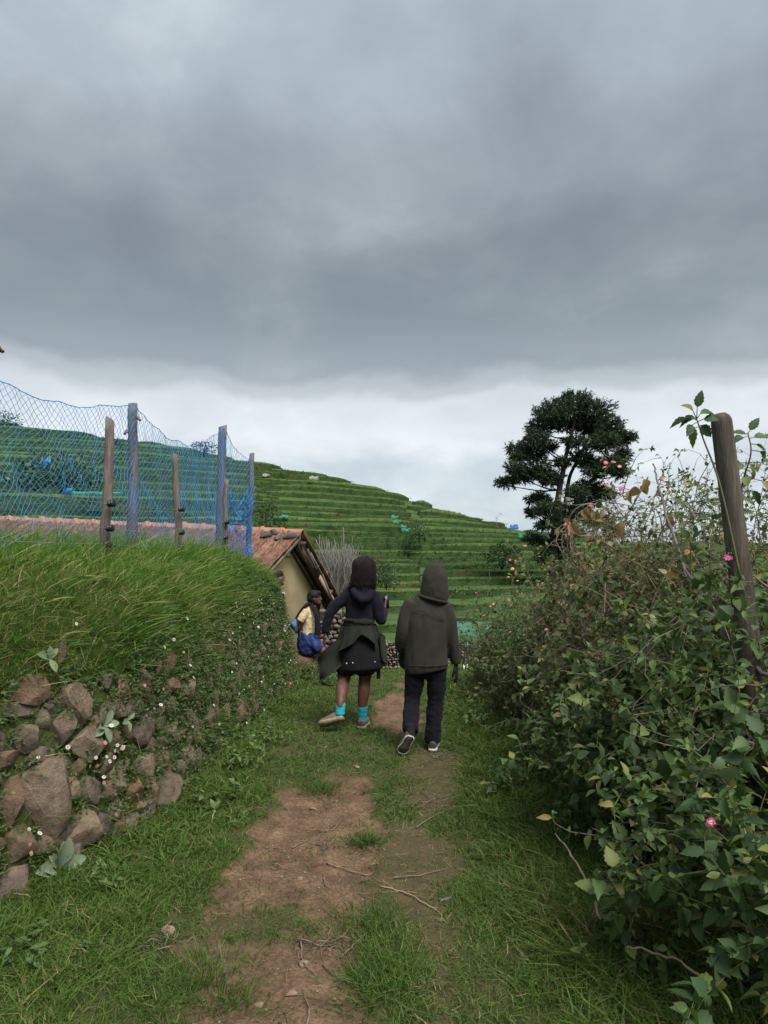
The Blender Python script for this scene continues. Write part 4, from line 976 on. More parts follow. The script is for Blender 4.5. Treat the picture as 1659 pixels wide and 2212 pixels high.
# ------------------------------------------------------------------ tarps, shade nets, sheds and houses on the hill
M_GNET = M_flat('green_shade_net', (.03, .19, .12), .7, scale=2); M_BTARP = M_flat('blue_tarp', (.03, .10, .42), .5, scale=3); M_WTARP = M_flat('pale_tarp', (.26, .25, .21), .6, scale=3)
def sheet(name, px0, px1, py0, py1, Y, mat, label, cat, group=None, dep=None, sl=.5, sk=0):
    """sagging sheet lying on the slope"""
    n, m_ = 12, 6; g, f = np.meshgrid(np.linspace(0, 1, n), np.linspace(0, 1, m_)); dep = dep or (px1-px0)/F*Y*.5
    px = px0 + (px1-px0)*g + sk*f; py = py1 + (py0-py1)*f; yy_ = Y + dep*f
    P = np.stack([(px-CX)/F*yy_, yy_, EYE - (py-HOR)/F*yy_], -1); P += (np.stack([fbm(px*.3, py*.3, i_, 3, 140+i_) for i_ in range(3)], -1) - .5)*.006*Y*A(.4, .6, .7)
    P = P.reshape(-1, 3); i = np.arange(m_-1)[:, None]*n; j = np.arange(n-1)[None]; Q = np.stack([i+j, i+j+1, i+n+j+1, i+n+j], -1).reshape(-1, 4)
    Vb_ = P - A(0, 0, .0012*Y); k = len(P); Fs = [Q, Q[:, ::-1]+k]
    rim = list(range(n)) + [n*r_+n-1 for r_ in range(1, m_)] + [n*(m_-1)+c for c in range(n-2, -1, -1)] + [n*r_ for r_ in range(m_-2, 0, -1)]
    Fs.append(np.array([[a_, b_, b_+k, a_+k] for a_, b_ in zip(rim, rim[1:]+rim[:1])]))
    solo(name, np.concatenate([P, Vb_]), Fs, mat, label, cat, group, smooth=True)
gs = 'green shade nets on the hill'
sheet('shade_net', 592, 624, 1113, 1118, 62, M_GNET, 'narrow green shade net strip just above the house roof', 'shade net', gs)
sheet('shade_net', 846, 861, 1113, 1118, 66, M_GNET, 'topmost of the small green nets in the middle gully', 'shade net', gs)
sheet('shade_net', 849, 862, 1125, 1129, 60, M_GNET, 'small green net second from the top in the middle gully', 'shade net', gs)
sheet('shade_net', 866, 878, 1135, 1139, 56, M_GNET, 'third small green net down the middle gully', 'shade net', gs)
sheet('shade_net', 868, 890, 1142, 1147, 53, M_GNET, 'lowest and widest green net in the middle gully', 'shade net', gs)
sheet('shade_net', 1124, 1142, 1151, 1166, 60, M_GNET, 'pale green net draped on a terrace left of the big tree', 'shade net', gs, sk=-6)
sheet('shade_net', 152, 262, 1062, 1066, 58, M_GNET, 'long green net sloping across the hill behind the blue net', 'shade net', gs, dep=1.2, sk=4)
sheet('shade_net', 985, 1062, 1343, 1376, 19.0, M_flat('dull_green_net', (.055, .15, .085), .8, scale=3), 'dull green covered seed bed behind the hooded walker', 'seed bed', None, dep=3.5)
sheet('tarp', 1101, 1119, 1134, 1141, 92, M_BTARP, 'bright blue tarp near the hilltop left of the big tree', 'tarp', None, dep=2)
sheet('tarp', 668, 688, 1029, 1034, 100, M_WTARP, 'pale tarp near the skyline left of centre', 'tarp', None, dep=2)
sheet('tarp', 568, 582, 1023, 1027, 100, M_WTARP, 'small pale heap near the skyline above the last net pole', 'tarp', None, dep=2)
# far town ------------------------------------------------------------------------------
M_FW = [M_flat('far_wall%d' % k, c, .9, scale=.6) for k, c in enumerate([(.42, .40, .40), (.55, .52, .50), (.36, .30, .29), (.50, .42, .38), (.30, .36, .40)])]
M_FR = [M_flat('far_roof%d' % k, c, .8, scale=.6) for k, c in enumerate([(.28, .13, .10), (.33, .35, .37), (.18, .20, .24), (.40, .20, .22)])]
M_FG = M_flat('far_window', (.05, .06, .07), .3, .5)
TOWN = [(1252, 1165, 11, 8, 300, 0, 1, 'grey block of the far town beside the tree trunk'), (1264, 1160, 10, 14, 330, 1, 2, 'pale two storey house of the far town right of the trunk'), (1276, 1166, 13, 9, 310, 2, 0, 'red roofed low house in the far town'), (1287, 1156, 12, 19, 340, 1, 1, 'tallest white block in the far town'),
        (1300, 1164, 14, 12, 320, 3, 3, 'pinkish house in the far town'), (1313, 1168, 12, 9, 300, 0, 1, 'low grey shed of the far town'), (1325, 1163, 14, 13, 335, 4, 2, 'bluish house in the far town behind lantana twigs'), (1341, 1167, 13, 9, 320, 1, 0, 'rightmost pale house of the far town'), (1237, 1162, 9, 10, 340, 3, 0, 'leftmost small house of the far town')]
for q, (px, py, w, h, Y, mw, mr, lb) in enumerate(TOWN):
    w_, h_ = w/F*Y, h/F*Y; c = at(px, py + h/2, Y); gzv = float(G(np.array([c[0]]), np.array([Y]))[0]); z1_ = c[2] + h_; z0_ = min(gzv - .5, c[2])
    th = Thing('far_house', lb, 'house', A(c[0], Y, z0_), 'houses of the far town')
    V, Q = box(A(c[0], Y + 4, (z0_ + z1_)/2), A(w_, 8, z1_-z0_)); th.add('wall', V, Q, M_FW[mw])
    if mr in (0, 3):
        hw = w_/2 + .4; V = np.array([[c[0]-hw, Y-.4, z1_], [c[0]+hw, Y-.4, z1_], [c[0]+hw, Y+8.4, z1_], [c[0]-hw, Y+8.4, z1_], [c[0]-hw, Y+4, z1_+1.6], [c[0]+hw, Y+4, z1_+1.6]])
        th.add('roof', V, [np.array([[0, 1, 5, 4], [2, 3, 4, 5], [0, 3, 2, 1]]), np.array([[1, 2, 5], [3, 0, 4]])], M_FR[mr])
    else:
        V, Q = box(A(c[0], Y + 4, z1_ + .15), A(w_+.5, 8.5, .3)); th.add('roof', V, Q, M_FR[mr])
    nf = max(1, int(h_/1.6)); nw = max(2, int(w_/1.1))
    for a_ in range(nf):
        for b_ in range(nw):
            V, Q = box(A(c[0] - w_/2 + (b_+.5)*w_/nw, Y - .03, c[2] + (a_+.55)*h_/nf), A(w_/nw*.45, .1, h_/nf*.5)); th.add('window', V, Q, M_FG)
# ------------------------------------------------------------------ bits lying about
sheet('plastic_bag', 810, 832, 2178, 2188, 2.80, M_flat('litter_white', (.55, .62, .66), .4), 'scrap of pale plastic wrapper in the grass at the bottom', 'litter', None, dep=.03)
sheet('plastic_bag', 748, 762, 1500, 1508, 8.6, M_flat('litter_white2', (.6, .62, .64), .4), 'crumpled white scrap in the grass behind the woman', 'litter', None, dep=.05)
V, Fc = rock(3, .7, 963); V = V + .4*(np.stack([fbm(V[:, 0]*3, V[:, 1]*3, V[:, 2]*3 + i_*9, 3, 964) for i_ in range(3)], -1) - .5); solo('plastic_bag', V*A(.055, .05, .075) + at(1010, 1392, 11.6), Fc, M_flat('litter_blue', (.18, .36, .66), .4, scale=20, var=.5), 'crumpled light blue bag on the end of the low wall', 'litter')
sheet('plastic_bag', 1001, 1011, 1430, 1447, 10.4, M_flat('litter_white3', (.62, .6, .56), .5), 'white scrap caught in the hedge foot by the low wall', 'litter', None, dep=.06)
V, Fc = rock(3, .6, 961); V = V + .25*(np.stack([fbm(V[:, 0]*3, V[:, 1]*3, V[:, 2]*3 + i_*9, 3, 962) for i_ in range(3)], -1) - .5); solo('cloth', V*A(.055, .06, .105) + at(635, 1352, 10.5), Fc, M_flat('cloth_blue', (.07, .15, .26), .7, scale=30, var=.7), 'light blue printed cloth bundle behind the seated man', 'cloth', smooth=True)
sheet('cloth', 606, 616, 1278, 1302, 10.6, M_flat('cloth_white', (.50, .50, .52), .7, scale=25, var=.5), 'grey and white cloth hanging at the house corner', 'cloth', None, dep=.10)
TW = [[(820, 1918), (880, 1935), (915, 1955), (948, 1974)], [(705, 1868), (740, 1880), (790, 1894), (808, 1888)], [(850, 1900), (905, 1895), (965, 1880)], [(650, 2035), (652, 2070), (660, 2090), (682, 2110)], [(650, 2035), (690, 2047), (735, 2052)], [(698, 2090), (720, 2110), (740, 2122)],
      [(630, 1835), (645, 1828), (668, 1818)], [(700, 1900), (703, 1915), (712, 1922)], [(900, 1790), (940, 1765), (985, 1745)], [(940, 1640), (975, 1618), (1010, 1605)], [(660, 2230), (668, 2190), (655, 2150)], [(750, 1825), (775, 1800), (800, 1790)], [(1075, 2105), (1105, 2130), (1130, 2165)],
      [(735, 2075), (770, 2040), (790, 2020)], [(590, 1870), (620, 1880)], [(690, 1800), (720, 1795), (740, 1770)]]
TWL = ['long straight straw coloured stalk lying across the path grass', 'curved dry twig across the upper bare soil', 'thin bent stem lying right of the bare soil', 'dry root curling down the middle of the bare soil', 'pale root bending right on the bare soil', 'dark short twig beside the dry roots', 'short twig at the top left of the bare soil', 'small hooked twig on the bare soil',
       'dry twig by the heap behind the hooded man', 'thin dry branch right behind the hooded man', 'twig near the bottom edge of the path', 'fine twig leaning into the grass tuft', 'brown branch lying in the right hand grass', 'grey stem along the grass edge', 'tiny twig at the left of the bare soil', 'bent stem at the top of the bare soil']
for pts, lb in zip(TW, TWL):
    P = catmull(np.array([gpt(*p) + A(0, 0, .012) for p in pts]), 5); P += R.normal(0, .0018, P.shape)
    solo('twig', *tube(P, np.linspace(.0045, .002, len(P)), 5), M_WOODP if 'straw' in lb else M_TWIG, lb, 'twig', 'twigs on the path')
for (px, py, r_, lb) in [(698, 1832, .09, 'tangle of dry grass on the upper bare soil'), (690, 2060, .13, 'tangle of pale dry roots in the middle of the path'), (330, 2050, .13, 'dry straw tuft at the left of the path'), (920, 1735, .20, 'heap of dry pulled weeds behind the hooded man'), (945, 1640, .16, 'thin scatter of dry stalks by the right shoe')]:
    c = gpt(px, py); B = Buf()
    for _ in range(34):
        a = R.uniform(0, 6.28); q0 = c + A(R.normal(0, r_*.4), R.normal(0, r_*.4), .008 + abs(R.normal(0, .012))); d = A(math.cos(a), math.sin(a), R.uniform(0, .25)); ln = R.uniform(.3, 1)*r_
        B.add(*tube(np.array([q0, q0 + d*ln*.5 + R.normal(0, .012, 3), q0 + d*ln + A(0, 0, -.01)]), R.uniform(.0012, .0026), 3))
    V, Fc, T = B.get(); solo('dry_tangle', V, Fc, M_TWIG, lb, 'dry grass', None, kind='stuff')
for px, py, l_, a_, lb in [(800, 1815, .10, 1.9, 'flat chip of bark on the path by the grass tuft'), (962, 2010-65, .07, .5, 'small grey wood chip in the middle grass')]:
    c = gpt(px, py); solo('wood_chip', *box(c + A(0, 0, .008), A(l_, .022, .008), a_), M_STICK, lb, 'wood chip', None)
# ------------------------------------------------------------------ wattle tree
TY = 38.0
tb_ = A((1192-CX)/F*TY, TY, float(H(np.array([9.]), np.array([TY]))[0]) - .3)
tree = Thing('wattle_tree', 'tall dark feathery tree standing alone on the right of the hillside', 'tree', tb_)
B = Buf()
def limb(P, r0, r1, n=6):
    P = catmull(np.array(P), 5); P += np.cumsum(R.normal(0, .012, P.shape), 0); B.add(*tube(P, np.linspace(r0, r1, len(P)), n)); return P
def tp_(px, py, dy=0): return at(px, py, TY + dy)
trunk = limb([tb_, tp_(1196, 1150), tp_(1203, 1090), tp_(1212, 1040), tp_(1225, 985), tp_(1238, 930), tp_(1245, 885)], .24, .05, 8)
trunk2 = limb([tb_ + A(.35, .1, 0), tp_(1213, 1140, .3), tp_(1222, 1070, .5), tp_(1232, 1020, .6), tp_(1262, 960, .8), tp_(1290, 905, 1)], .17, .04, 7)
trunk3 = limb([tb_ + A(.7, 0, .2), tp_(1222, 1160, -.2), tp_(1235, 1110, -.4), tp_(1265, 1050, -.6), tp_(1310, 1000, -.8), tp_(1340, 960, -.8)], .14, .03, 7)
CL = [(1240, 872, 46, 22), (1195, 893, 42, 24), (1285, 893, 42, 25), (1165, 925, 30, 20), (1315, 925, 32, 24), (1225, 915, 48, 20), (1275, 925, 40, 22), (1158, 950, 30, 16), (1335, 950, 32, 18), (1300, 958, 40, 20), (1360, 945, 14, 9),
      (1122, 972, 28, 13), (1155, 985, 26, 13), (1120, 990, 20, 10), (1180, 965, 26, 12), (1095, 1042, 28, 12), (1130, 1030, 34, 14), (1160, 1018, 34, 18), (1190, 1035, 30, 16), (1110, 1012, 18, 10),
      (1165, 1080, 30, 14), (1185, 1100, 32, 14), (1155, 1108, 22, 9), (1205, 1128, 34, 13), (1180, 1135, 22, 9), (1240, 1108, 28, 14), (1320, 1005, 34, 17), (1290, 1020, 30, 14), (1340, 1022, 22, 12), (1270, 1055, 36, 18), (1300, 1068, 30, 15), (1245, 1065, 24, 14),
      (1300, 1130, 26, 14), (1275, 1120, 26, 12), (1320, 1148, 18, 9), (1255, 985, 22, 10), (1215, 1000, 18, 9), (1345, 985, 18, 12), (1150, 1165, 22, 10), (1190, 1178, 30, 14), (1235, 1150, 24, 11), (1215, 1195, 26, 16), (1175, 1205, 22, 14), (1240, 955, 26, 12), (1270, 1000, 24, 12), (1262, 1090, 24, 12)]
allT = np.concatenate([trunk, trunk2, trunk3]); B2 = Buf()
for q, (px, py, rx, ry) in enumerate(CL):
    dy = R.uniform(-1.7, 1.7) if py > 900 else R.uniform(-1, 1); c = tp_(px, py, dy); ax_, az = rx/F*TY*.95, ry/F*TY*.95; ay = ax_*1.05
    tgt = c - A(0, 0, az*.4); dd = np.linalg.norm((allT - tgt)*A(1, 1, .8), axis=1) + np.maximum(allT[:, 2] - tgt[2] + .35, 0)*2.5
    s0 = allT[np.argmin(dd)]; limb([s0, (s0*.55 + tgt*.45) + A(0, 0, -.12), tgt], .055, .018, 5)
    for _ in range(7):
        e = c + A(R.normal(0, .5)*ax_, R.normal(0, .5)*ay, R.normal(.1, .4)*az); limb([tgt, (tgt+e)/2 + R.normal(0, .08, 3), e], .018, .006, 4)
    n = int(55 + ax_*az*720)
    v = unit(R.normal(size=(n, 3))); rad = R.random(n)**.5; ragged = .55 + .85*fbm(v[:, 0]*2.2 + q, v[:, 1]*2.2, v[:, 2]*2.2, 3, 151)
    p = c + v*A(ax_, ay, az)*(rad*ragged)[:, None]; p[:, 2] += .12*az
    k = 9; ax2 = unit(v*A(1, 1, .6) + R.normal(0, .45, (n, 3)) + A(0, 0, .25))
    rp_ = np.repeat(p, k, 0); ra = np.repeat(ax2, k, 0); t_ = np.tile(np.linspace(0, 1, k), n)[:, None]
    ln = R.uniform(.11, .22, n*k); la = unit(ra*.7 + R.normal(0, .6, (n*k, 3)))
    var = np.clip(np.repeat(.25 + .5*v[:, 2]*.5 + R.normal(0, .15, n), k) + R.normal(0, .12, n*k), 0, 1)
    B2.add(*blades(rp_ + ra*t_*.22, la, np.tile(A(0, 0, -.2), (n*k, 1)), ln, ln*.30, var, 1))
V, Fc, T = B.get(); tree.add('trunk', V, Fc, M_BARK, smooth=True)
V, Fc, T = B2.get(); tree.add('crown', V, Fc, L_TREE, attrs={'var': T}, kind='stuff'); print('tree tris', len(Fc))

# ------------------------------------------------------------------ small bushes on the hill
def bush(px, py, Y, r, label, nleaf=420, mat=None, sz=1.0):
    c = at(px, py, Y); th = Thing('hill_bush', label, 'bush', c - A(0, 0, r*.7), 'bushes on the terraces'); B = Buf()
    for _ in range(6): B.add(*tube(np.array([c - A(0, 0, r*.9), c + A(R.normal(0, .2)*r, R.normal(0, .2)*r, -.2*r), c + A(R.normal(0, .5)*r, R.normal(0, .5)*r, .4*r)]), [.04*r, .03*r, .01*r], 4))
    V, Fc, T = B.get(); th.add('stem', V, Fc, M_BARK)
    v = unit(R.normal(size=(nleaf, 3))); rag = .6 + .8*fbm(v[:, 0]*2+px, v[:, 1]*2, v[:, 2]*2, 3, 160); p = c + v*A(r*1.25, r, r*.8)*(R.random(nleaf)**.4*rag)[:, None]
    ln = R.uniform(.12, .26, nleaf)*r*sz; V, Fc, T = blades(p, v + R.normal(0, .5, (nleaf, 3)) + A(0, 0, .4), np.tile(A(0, 0, -.2), (nleaf, 1)), ln, ln*.5, np.clip(R.normal(.4, .2, nleaf) + v[:, 2]*.15, 0, 1), 2)
    th.add('crown', V, Fc, mat or G_HILL, attrs={'var': T}, kind='stuff')
for a_ in [(905, 1152, 52, .75, 'dark bush in the gully below the green nets'), (885, 1166, 49, .5, 'small bush at the foot of the middle gully'), (820, 1235, 26, .55, 'dark leafy bush beside the woman\'s head'),
           (835, 1252, 25, .40, 'low shrub right of the woman\'s hair'), (120, 1020, 75, 3.0, 'dark scrub on the left slope seen through the net'), (165, 1040, 72, 2.6, 'second dark scrub patch behind the blue net'), (60, 1050, 70, 3.0, 'leftmost scrub patch behind the blue net'), (10, 912, 118, 2.2, 'round bush on the skyline at the left edge'),
           (440, 968, 112, 1.6, 'bush on the skyline above the bunched net'), (250, 955, 114, 1.0, 'small tree top on the skyline by the thin post'), (585, 1130, 46, .9, 'bush in the left gully above the house roof'), (572, 1105, 55, 1.0, 'upper bush in the left gully'), (1085, 1200, 40, .9, 'small dark bush left of the wattle foot')]:
    bush(*a_)

# ------------------------------------------------------------------ the hedge on the right
M_PINK = M_flat('lantana_pink', (.62, .13, .24), .6, var=.35, scale=90); M_PEACH = M_flat('lantana_peach', (.72, .33, .20), .6, var=.3, scale=90); M_MAG = M_flat('lantana_magenta', (.55, .06, .30), .6, var=.35, scale=90); M_YELL = M_flat('lantana_yellow', (.75, .50, .10), .6, scale=90)
def flower_mesh(mat, mat2):
    """flat head of tiny four-petalled florets"""
    V, Fc, mi = [], [], []; rr = np.random.default_rng(3)
    for q in range(22):
        a = q*2.4; rd = .30*math.sqrt(q)/math.sqrt(22)*3; c = A(rd*math.cos(a), rd*math.sin(a), .38 - .30*rd*rd + rr.normal(0, .04)); s_ = .26
        ex = unit(A(1, 0, -c[0]*.5)); ey = unit(A(0, 1, -c[1]*.5)); b0 = len(V)
        V.append(c + A(0, 0, -.05))
        for k in range(8):
            an = k/8*2*math.pi + a; l_ = s_*(1 if k % 2 else .62); V.append(c + ex*math.cos(an)*l_ + ey*math.sin(an)*l_ + A(0, 0, .03))
        for k in range(8): Fc.append([b0, b0+1+k, b0+1+(k+1) % 8]); mi.append(1 if q < 6 else 0)
    b0 = len(V); V += [A(0, 0, -.5), A(.5, 0, .2), A(-.3, .4, .2), A(-.3, -.4, .2)]; Fc += [[b0, b0+2, b0+1], [b0, b0+3, b0+2], [b0, b0+1, b0+3]]; mi += [0]*3
    return mesh('flower_head', np.array(V)*.5, np.array(Fc), [mat, mat2], mi=mi)
FLM = [flower_mesh(M_PINK, M_PEACH), flower_mesh(M_PEACH, M_YELL), flower_mesh(M_MAG, M_PINK), flower_mesh(M_MAG, M_YELL)]
ME_LEAF = [mesh('leaf', *leaf_tpl([(.06, .16), (.16, .36), (.25, .42), (.36, .50), (.46, .46), (.56, .44), (.66, .34), (.76, .28), (.86, .16)], .20 + .1*k, .15 + .15*k, .07), L_LANTO) for k in range(3)]
LIMY, LIMX = [2.4, 3.0, 3.4, 4.3, 5.2, 6.2, 7.2, 8.2, 9.5], [1.02, 1.06, 1.10, 1.16, 1.24, 1.26, 1.16, 1.08, 1.02]
def shrub(name, label, bases, nst, ln, lean, leaf, node, mat, tpl, seed, spread=.5, droop=.25, branch=3, bare_frac=.25, singles=0, flowers=(), twig=M_TWIG, dens=1.0, rad=.006, dry=.0, width=.62, cat='shrub', zmax=2.0):
    """arching stems with leaves in opposite pairs"""
    global R
    R = np.random.default_rng(seed); bases = np.asarray(bases, float)
    th = Thing(name, label, cat, bases.mean(0), 'hedge shrubs right of the path'); BS = Buf(); lp_, la_, ln_, tips = [], [], [], []
    def grow(p, d, length, r, level, zm=None):
        zm = zm or zmax*(.72 + .42*R.random()**.8)
        m_ = max(4, int(length/.045)); st = length/m_; P = [p]; k = 0
        for i in range(m_):
            d = unit(d + R.normal(0, .10, 3) + A(0, 0, .03 - droop*.12*(i/m_)**2*3) + lean*.02); 
            xl = np.interp(p[1], LIMY, LIMX) + .14*math.sin(p[1]*5.1 + p[2]*4) + .10*math.sin(p[1]*11.3) + .25*max(0, p[2]-.6)
            if p[0] < xl: d = unit(d + A(.35, 0, .05))
            if p[2] > zm: d = unit(d + A(0, 0, -.22))
            p = p + d*st; P.append(p)
            f = i/m_
            if f > bare_frac and R.random() < dens:
                ph = k*math.pi/2 + R.normal(0, .3); k += 1
                u_ = unit(np.cross(d, A(.2, .3, 1))); w_ = np.cross(d, u_); o = u_*math.cos(ph) + w_*math.sin(ph)
                for s_ in (1, -1):
                    if R.random() < .9: lp_.append(p.copy()); la_.append(o*s_*.9 + d*.35 + A(0, 0, -.05)); ln_.append(leaf*R.uniform(.45, 1.3)*(1 - .35*f*(f > .85)))
            if level < 2 and f > .2 and R.random() < branch/m_:
                s_ = unit(d + R.normal(0, .75, 3) + lean*.15); grow(p, s_, length*R.uniform(.3, .6), r*.6, level+1)
        tips.append((p, d)); BS.add(*tube(np.array(P[::2] + [P[-1]] if len(P) % 2 == 0 else P[::2]), np.linspace(r, r*.35, len(P[::2]) + (1 if len(P) % 2 == 0 else 0)), 4))
        # tip rosette
        for q in range(4 if tpl is not None else 0):
            if R.random() < dens: lp_.append(p.copy()); la_.append(d*.6 + R.normal(0, .6, 3)); ln_.append(leaf*R.uniform(.4, .75))
    for q in range(nst):
        b_ = bases[R.integers(len(bases))] + A(R.normal(0, .10), R.normal(0, .14), 0); b_[2] = float(gz(b_[0:1], b_[1:2])[0]) - .03
        d = unit(A(R.normal(0, spread), R.normal(0, spread), 1.0) + lean*R.uniform(.2, 1.1)); grow(b_, d, ln*R.uniform(.55, 1.15), rad*R.uniform(.7, 1.4), 0)
    V, Fc, T = BS.get(); th.add('stem', V, Fc, twig, kind='stuff')
    P, Ax, Ln = np.array(lp_), unit(np.array(la_)), np.array(ln_)
    keep = P[:, 2] > gz(P[:, 0], P[:, 1]) + .02; P, Ax, Ln = P[keep], Ax[keep], Ln[keep]; n = len(P)
    Nr = unit(A(0, 0, 1) + R.normal(0, .52, (n, 3)) + A(-.25, -.2, 0)); wv_ = width*R.uniform(.72, 1.3, n); var = np.clip(R.normal(.44, .24, n) + .35*(fbm(P[:, 0]*3, P[:, 1]*3, P[:, 2]*3, 3, seed) - .5), 0, 1); var = np.where(R.random(n) < dry, R.uniform(.88, 1, n), var)
    single = np.zeros(n, bool)
    if singles:
        px = CX + F*P[:, 0]/P[:, 1]; py = HOR - F*(P[:, 2]-EYE)/P[:, 1]; ok = (px < 1680) & (py < 2230); o_ = np.argsort(np.where(ok, np.linalg.norm(P - A(0, 0, EYE), axis=1)/Ln, 1e9))[:singles]; single[o_] = True
        for q in o_: th.put('leaf', ME_LEAF[R.integers(3)], basis(P[q], Ax[q], Nr[q], Ln[q], Ln[q]*wv_[q]*1.1))
    s_ = ~single; V, Fc, T = leaves(P[s_], Ax[s_], Nr[s_], Ln[s_], Ln[s_]*wv_[s_], var[s_], tpl); th.add('foliage', V, Fc, mat, attrs={'var': T}, kind='stuff')
    # flower heads at tips nearest the wished spots, carried on a short stalk
    for (fx, fy, kind, sz) in flowers:
        tp = np.array([q[0] for q in tips]); px = CX + F*tp[:, 0]/tp[:, 1]; py = HOR - F*(tp[:, 2]-EYE)/tp[:, 1]; k = int(np.argmin((px-fx)**2 + (py-fy)**2 + (tp[:, 1]-tp[:, 1].min())**2*30)); 
        lpx = CX + F*P[:, 0]/P[:, 1]; lpy = HOR - F*(P[:, 2]-EYE)/P[:, 1]; nb = P[((lpx-fx)**2 + (lpy-fy)**2) < 15**2, 1]
        Y = min(tp[k, 1], nb.min() if len(nb) else 99) - .05; c = at(fx, fy, Y)
        if (px[k]-fx)**2 + (py[k]-fy)**2 > 22**2: c = tp[k] + tips[k][1]*.03
        ax_ = unit(A(-.25, -.55, .8) + R.normal(0, .25, 3)); M_ = Matrix.Translation(Vector(c.tolist())) @ Vector(ax_.tolist()).to_track_quat('Z', 'Y').to_matrix().to_4x4() @ Matrix.Scale(sz, 4)
        th.put('flower_head', FLM[kind], M_); q0 = tp[k]; th.add('flower_stalk', *tube(np.array([q0, (q0 + c)/2 + A(0, .01, .015), c - ax_*sz*.2]), .0022, 4), M_STEMG)
    print(name, 'leaves', n); return th
def line(x0, y0, x1, y1, n=7): t = np.linspace(0, 1, n); return np.stack([x0 + (x1-x0)*t, y0 + (y1-y0)*t, 0*t], -1)
LN = A(-1, -.25, 0)
# near big-leaved lantana bottom right
shrub('lantana_shrub', 'large-leaved lantana with a yellow and pink flower head nearest the camera', line(1.42, 2.55, 1.62, 3.6), 46, .95, LN*.35, .066, .05, L_LANT, LEAF_OV, 501, .45, .5, 3.2, .08, 230, [(1536, 1777, 3, .034)], M_STEMG, .95, .006, .05, zmax=0.85)
shrub('lantana_shrub', 'leafy lantana shrub spilling towards the path under the leaning post', line(1.38, 3.7, 1.5, 4.6), 46, .9, LN*.35, .060, .05, L_LANT, LEAF_OV, 502, .45, .45, 3.2, .12, 200, [(1582, 1435, 2, .034), (1570, 1455, 2, .024)], M_STEMG, .95, .006, .05, zmax=0.95)
shrub('lantana_shrub', 'tall green lantana growing round the foot of the leaning post', line(1.85, 3.05, 2.2, 4.8), 50, 1.25, LN*.35, .062, .05, L_LANT, LEAF_MID, 503, .38, .3, 3.0, .12, 60, [(1572, 1206, 2, .044), (1548, 1204, 2, .034), (1487, 1193, 1, .05)], M_TWIG, .9, zmax=1.45)
# middle: twiggy mixed hedge
shrub('mixed_hedge', 'twiggy mixed hedge with many dry leaves in the middle of the right side', line(1.6, 4.6, 1.85, 6.0), 56, 1.45, LN*.25, .050, .05, L_MIX, LEAF_MID, 504, .45, .55, 4.2, .18, 0, [(1180, 1360, 0, .03)], M_TWIG, .66, .006, .10, zmax=1.3)
shrub('mixed_hedge', 'tangle of brown stems and small leaves behind the leaning post', line(2.0, 4.4, 2.6, 6.2), 50, 1.75, LN*.35, .050, .05, L_MIX, LEAF_MID, 505, .4, .3, 4.0, .2, 0, [], M_TWIG, .62, .007, .12, zmax=1.85)
shrub('mixed_hedge', 'dark leafy hedge foot along the grass in the middle of the right side', line(1.38, 4.5, 1.42, 6.6), 44, .75, LN*.35, .048, .05, L_LANT, LEAF_MID, 506, .5, .6, 3.5, .08, 0, [], M_TWIG, .85, zmax=0.8)
# far: pink flowered lantana by the path bend
fl = [(1029, 1281, 0, .045), (1036, 1290, 0, .03), (1090, 1185, 0, .04), (1103, 1188, 0, .035), (1134, 1180, 0, .05), (1102, 1210, 0, .03), (1107, 1229, 1, .04), (1191, 1227, 0, .045), (1201, 1252, 0, .045), (1172, 1262, 1, .05), (1259, 1232, 2, .05), (1274, 1236, 1, .05), (1056, 1264, 1, .03), (1118, 1255, 1, .035), (1060, 1310, 0, .03), (1045, 1330, 0, .03), (1105, 1308, 0, .05), (1066, 1305, 1, .03)]
shrub('lantana_shrub', 'pink flowering lantana at the far end of the right hedge', line(1.35, 6.6, 1.45, 8.8), 60, .95, LN*.3, .046, .05, L_LANT, LEAF_MID, 507, .42, .35, 4.0, .12, 0, fl[:1] + fl[13:], M_TWIG, .85, zmax=1.15)
shrub('lantana_shrub', 'thin upright lantana sprigs dotted with pink flowers at the hedge end', line(1.55, 6.4, 1.75, 7.6), 16, 1.35, LN*.15, .045, .05, L_LANT, LEAF_MID, 512, .22, .1, 2.6, .30, 0, fl[1:13], M_TWIG, .7, .005, .05, zmax=1.85)
shrub('mixed_hedge', 'low ferny undergrowth at the far foot of the right hedge', line(1.28, 6.4, 1.2, 9.2), 50, .60, LN*.3, .045, .05, L_MIX, LEAF_MID, 508, .55, .6, 3.5, .08, 0, [], M_TWIG, .85, zmax=0.5)
shrub('mixed_hedge', 'olive hedge mass behind the pink lantana', line(2.0, 6.2, 2.7, 8.6), 50, 1.15, LN*.2, .050, .05, L_MIX, LEAF_MID, 509, .4, .25, 4.0, .15, 0, [], M_TWIG, .75, .007, .08, zmax=1.55)
shrub('mixed_hedge', 'deep olive hedge interior behind the lantana nearest the camera', line(1.95, 2.3, 2.7, 3.6), 40, 1.0, LN*.05, .060, .05, L_MIX, LEAF_MID, 513, .6, .4, 3.6, .12, 0, [], M_TWIG, .7, .006, .1, zmax=1.25)
shrub('mixed_hedge', 'far side of the hedge beyond the leaning post', line(2.7, 3.6, 3.3, 6.5), 44, 1.1, LN*.05, .060, .05, L_MIX, LEAF_MID, 514, .6, .4, 3.6, .12, 0, [], M_TWIG, .7, .006, .1, zmax=1.35)
